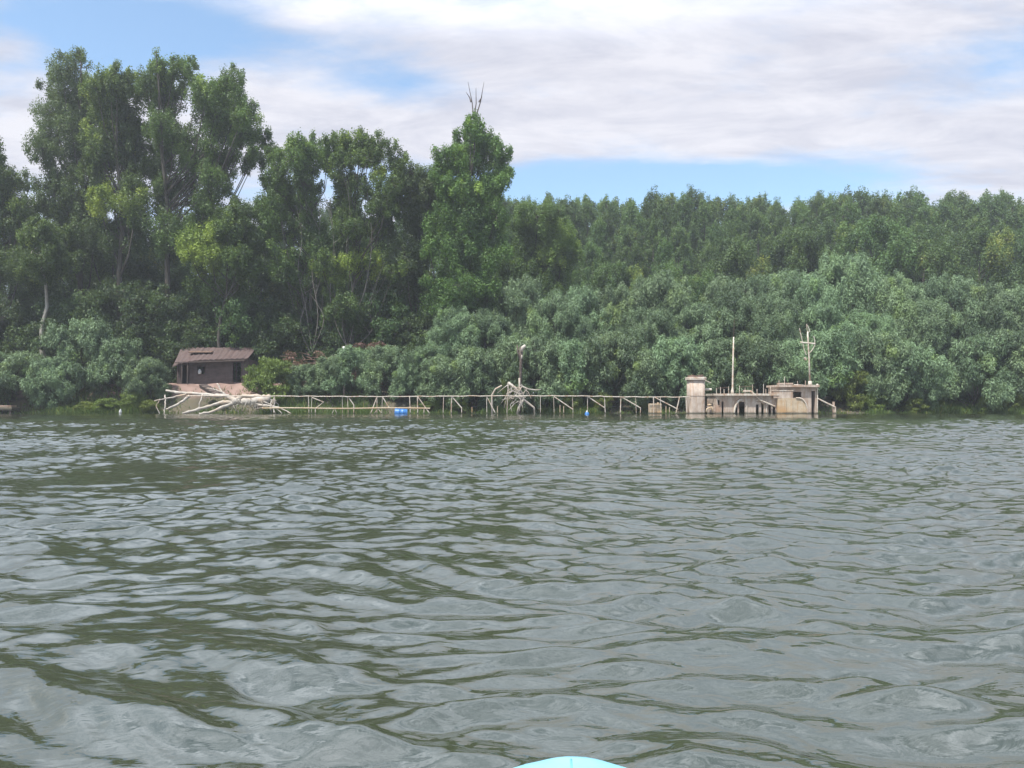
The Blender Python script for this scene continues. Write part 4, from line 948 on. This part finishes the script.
# ------------------------------------------------------------------ sky, sun, camera
EL, AZ = radians(63), radians(222)          # azimuth clockwise from +Y (the view direction)
def world():
    w = bpy.data.worlds.new('World'); SC.world = w; w.use_nodes = True; nt = w.node_tree; nt.nodes.clear(); L = nt.links.new
    out = nt.nodes.new('ShaderNodeOutputWorld'); bg = nt.nodes.new('ShaderNodeBackground'); L(bg.outputs[0], out.inputs[0]); bg.inputs[1].default_value = .15
    sky = nt.nodes.new('ShaderNodeTexSky'); sky.sky_type = 'NISHITA'; sky.sun_disc = False; sky.sun_elevation = EL; sky.sun_rotation = AZ; sky.air_density = 1.0; sky.dust_density = .3; sky.ozone_density = 1.6
    tc = nt.nodes.new('ShaderNodeTexCoord'); sp = nt.nodes.new('ShaderNodeSeparateXYZ'); L(tc.outputs['Generated'], sp.inputs[0])
    x, y, z = sp.outputs
    zz = math_(nt, 'ADD', math_(nt, 'MAXIMUM', z, 0.0), .12)
    cx, cy = math_(nt, 'DIVIDE', x, zz), math_(nt, 'DIVIDE', y, zz)
    cb = nt.nodes.new('ShaderNodeCombineXYZ'); L(cx, cb.inputs[0]); L(cy, cb.inputs[1])
    def noise(scale, det, rough, off, stretch=(1, 1, 1), dist=0):
        mp = nt.nodes.new('ShaderNodeMapping'); mp.inputs['Location'].default_value = off; mp.inputs['Scale'].default_value = stretch; mp.inputs['Rotation'].default_value = (0, 0, .5)
        L(cb.outputs[0], mp.inputs[0]); n = nt.nodes.new('ShaderNodeTexNoise'); n.inputs['Scale'].default_value = scale; n.inputs['Detail'].default_value = det; n.inputs['Roughness'].default_value = rough; n.inputs['Distortion'].default_value = dist
        L(mp.outputs[0], n.inputs['Vector']); return n.outputs[0]
    big = noise(.55, 3, .5, (3.1, .7, 0)); med = noise(2.1, 7, .62, (.3, 5, 0), (1, 1.5, 1), .3); fine = noise(7, 6, .6, (2, 2, 0), (1, 1.7, 1))
    f = math_(nt, 'ADD', math_(nt, 'MULTIPLY', big, .5), math_(nt, 'ADD', math_(nt, 'MULTIPLY', med, .95), math_(nt, 'MULTIPLY', fine, .45)))
    f = math_(nt, 'SUBTRACT', f, math_(nt, 'ADD', .95, math_(nt, 'MULTIPLY', ramp(nt, z, .45, .62), .14)))       # about zero mean
    # cloud banks and blue gaps of this particular sky, as directions
    yy = math_(nt, 'MAXIMUM', y, .05); u, v = math_(nt, 'DIVIDE', x, yy), math_(nt, 'DIVIDE', z, yy)
    fwd = math_(nt, 'GREATER_THAN', y, .05)
    def blob(px, py, rx, ry, rot, amp):
        du = math_(nt, 'SUBTRACT', u, (px - 512) / F); dv = math_(nt, 'SUBTRACT', v, (401 - py) / F); c, s = cos(rot), sin(rot)
        a = math_(nt, 'ADD', math_(nt, 'MULTIPLY', du, c * F / rx), math_(nt, 'MULTIPLY', dv, s * F / rx)); b = math_(nt, 'ADD', math_(nt, 'MULTIPLY', du, -s * F / ry), math_(nt, 'MULTIPLY', dv, c * F / ry))
        e = math_(nt, 'EXPONENT', math_(nt, 'MULTIPLY', math_(nt, 'ADD', math_(nt, 'MULTIPLY', a, a), math_(nt, 'MULTIPLY', b, b)), -1.0)); return math_(nt, 'MULTIPLY', e, amp)
    tot = None
    for B_ in ((125, 28, 150, 44, -.12, -.75), (400, 78, 60, 24, -.1, -.45), (700, 182, 250, 26, 0, -.75), (1010, 62, 80, 44, .3, -.17), (10, 45, 40, 12, 0, .25), (240, 75, 90, 30, -.3, .20), (30, 120, 90, 50, 0, .25),
               (620, 50, 330, 80, 0, .30), (700, 135, 330, 34, 0, .28), (985, 165, 90, 40, 0, .35), (400, 130, 150, 30, 0, .3), (150, 150, 120, 60, 0, .15), (300, 15, 60, 20, 0, .25)):
        t = blob(*B_); tot = t if tot is None else math_(nt, 'ADD', tot, t)
    f = math_(nt, 'ADD', f, math_(nt, 'MULTIPLY', tot, fwd))
    cov = nt.nodes.new('ShaderNodeMapRange'); cov.interpolation_type = 'SMOOTHSTEP'; cov.clamp = True; L(math_(nt, 'ADD', f, .06), cov.inputs[0]); cov.inputs[1].default_value = -.34; cov.inputs[2].default_value = .30
    # cloud brightness: bluish grey where thick, white at the edges
    shade = noise(2.4, 9, .66, (8, 1, 0), (1, 2.2, 1), .4)
    cc = mixc(nt, ramp(nt, shade, .36, .60), (2.95, 2.98, 3.40), (3.98, 3.93, 4.18))
    hi = math_(nt, 'ADD', 1.0, math_(nt, 'MULTIPLY', ramp(nt, z, .42, .70), 2.2))   # added fill: high overhead clouds brightened to light foliage and river
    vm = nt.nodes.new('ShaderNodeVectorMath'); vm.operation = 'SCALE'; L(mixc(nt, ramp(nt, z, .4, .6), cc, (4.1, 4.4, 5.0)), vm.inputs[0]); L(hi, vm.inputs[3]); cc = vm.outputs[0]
    thin = math_(nt, 'MULTIPLY', cov.outputs[0], .95)
    # thin milky veil everywhere
    hs = nt.nodes.new('ShaderNodeHueSaturation'); hs.inputs['Saturation'].default_value = 1.12; hs.inputs['Hue'].default_value = .492; L(sky.outputs[0], hs.inputs['Color'])
    veil = mixc(nt, .14, hs.outputs[0], (4.0, 4.2, 4.8))
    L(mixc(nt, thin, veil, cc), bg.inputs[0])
world()

sun = bpy.data.lights.new('sun', 'SUN'); sun.energy = 5.0; sun.angle = radians(.53); sun.color = (1, .955, .88)
so = bpy.data.objects.new('sun', sun); C.objects.link(so)
from mathutils import Vector
sd = Vector((sin(AZ) * cos(EL), cos(AZ) * cos(EL), sin(EL))); so.rotation_euler = sd.to_track_quat('Z', 'Y').to_euler(); so.location = sd * 80

cam = bpy.data.cameras.new('camera'); cam.sensor_width = 36; cam.lens = 36 * F / 1024; cam.clip_end = 3000; cam.clip_start = .05
co = bpy.data.objects.new('camera', cam); C.objects.link(co); co.location = (0, 0, H); co.rotation_euler = (pi / 2 + TH, 0, 0); SC.camera = co

vs = SC.view_settings; vs.view_transform = 'Standard'; vs.look = 'None'; vs.exposure = 0.62; vs.gamma = 1; vs.use_curve_mapping = False
SC.cycles.max_bounces = 5; SC.cycles.diffuse_bounces = 2; SC.cycles.glossy_bounces = 3; SC.cycles.transmission_bounces = 3; SC.cycles.use_denoising = True; SC.cycles.use_adaptive_sampling = True; SC.cycles.adaptive_threshold = .015
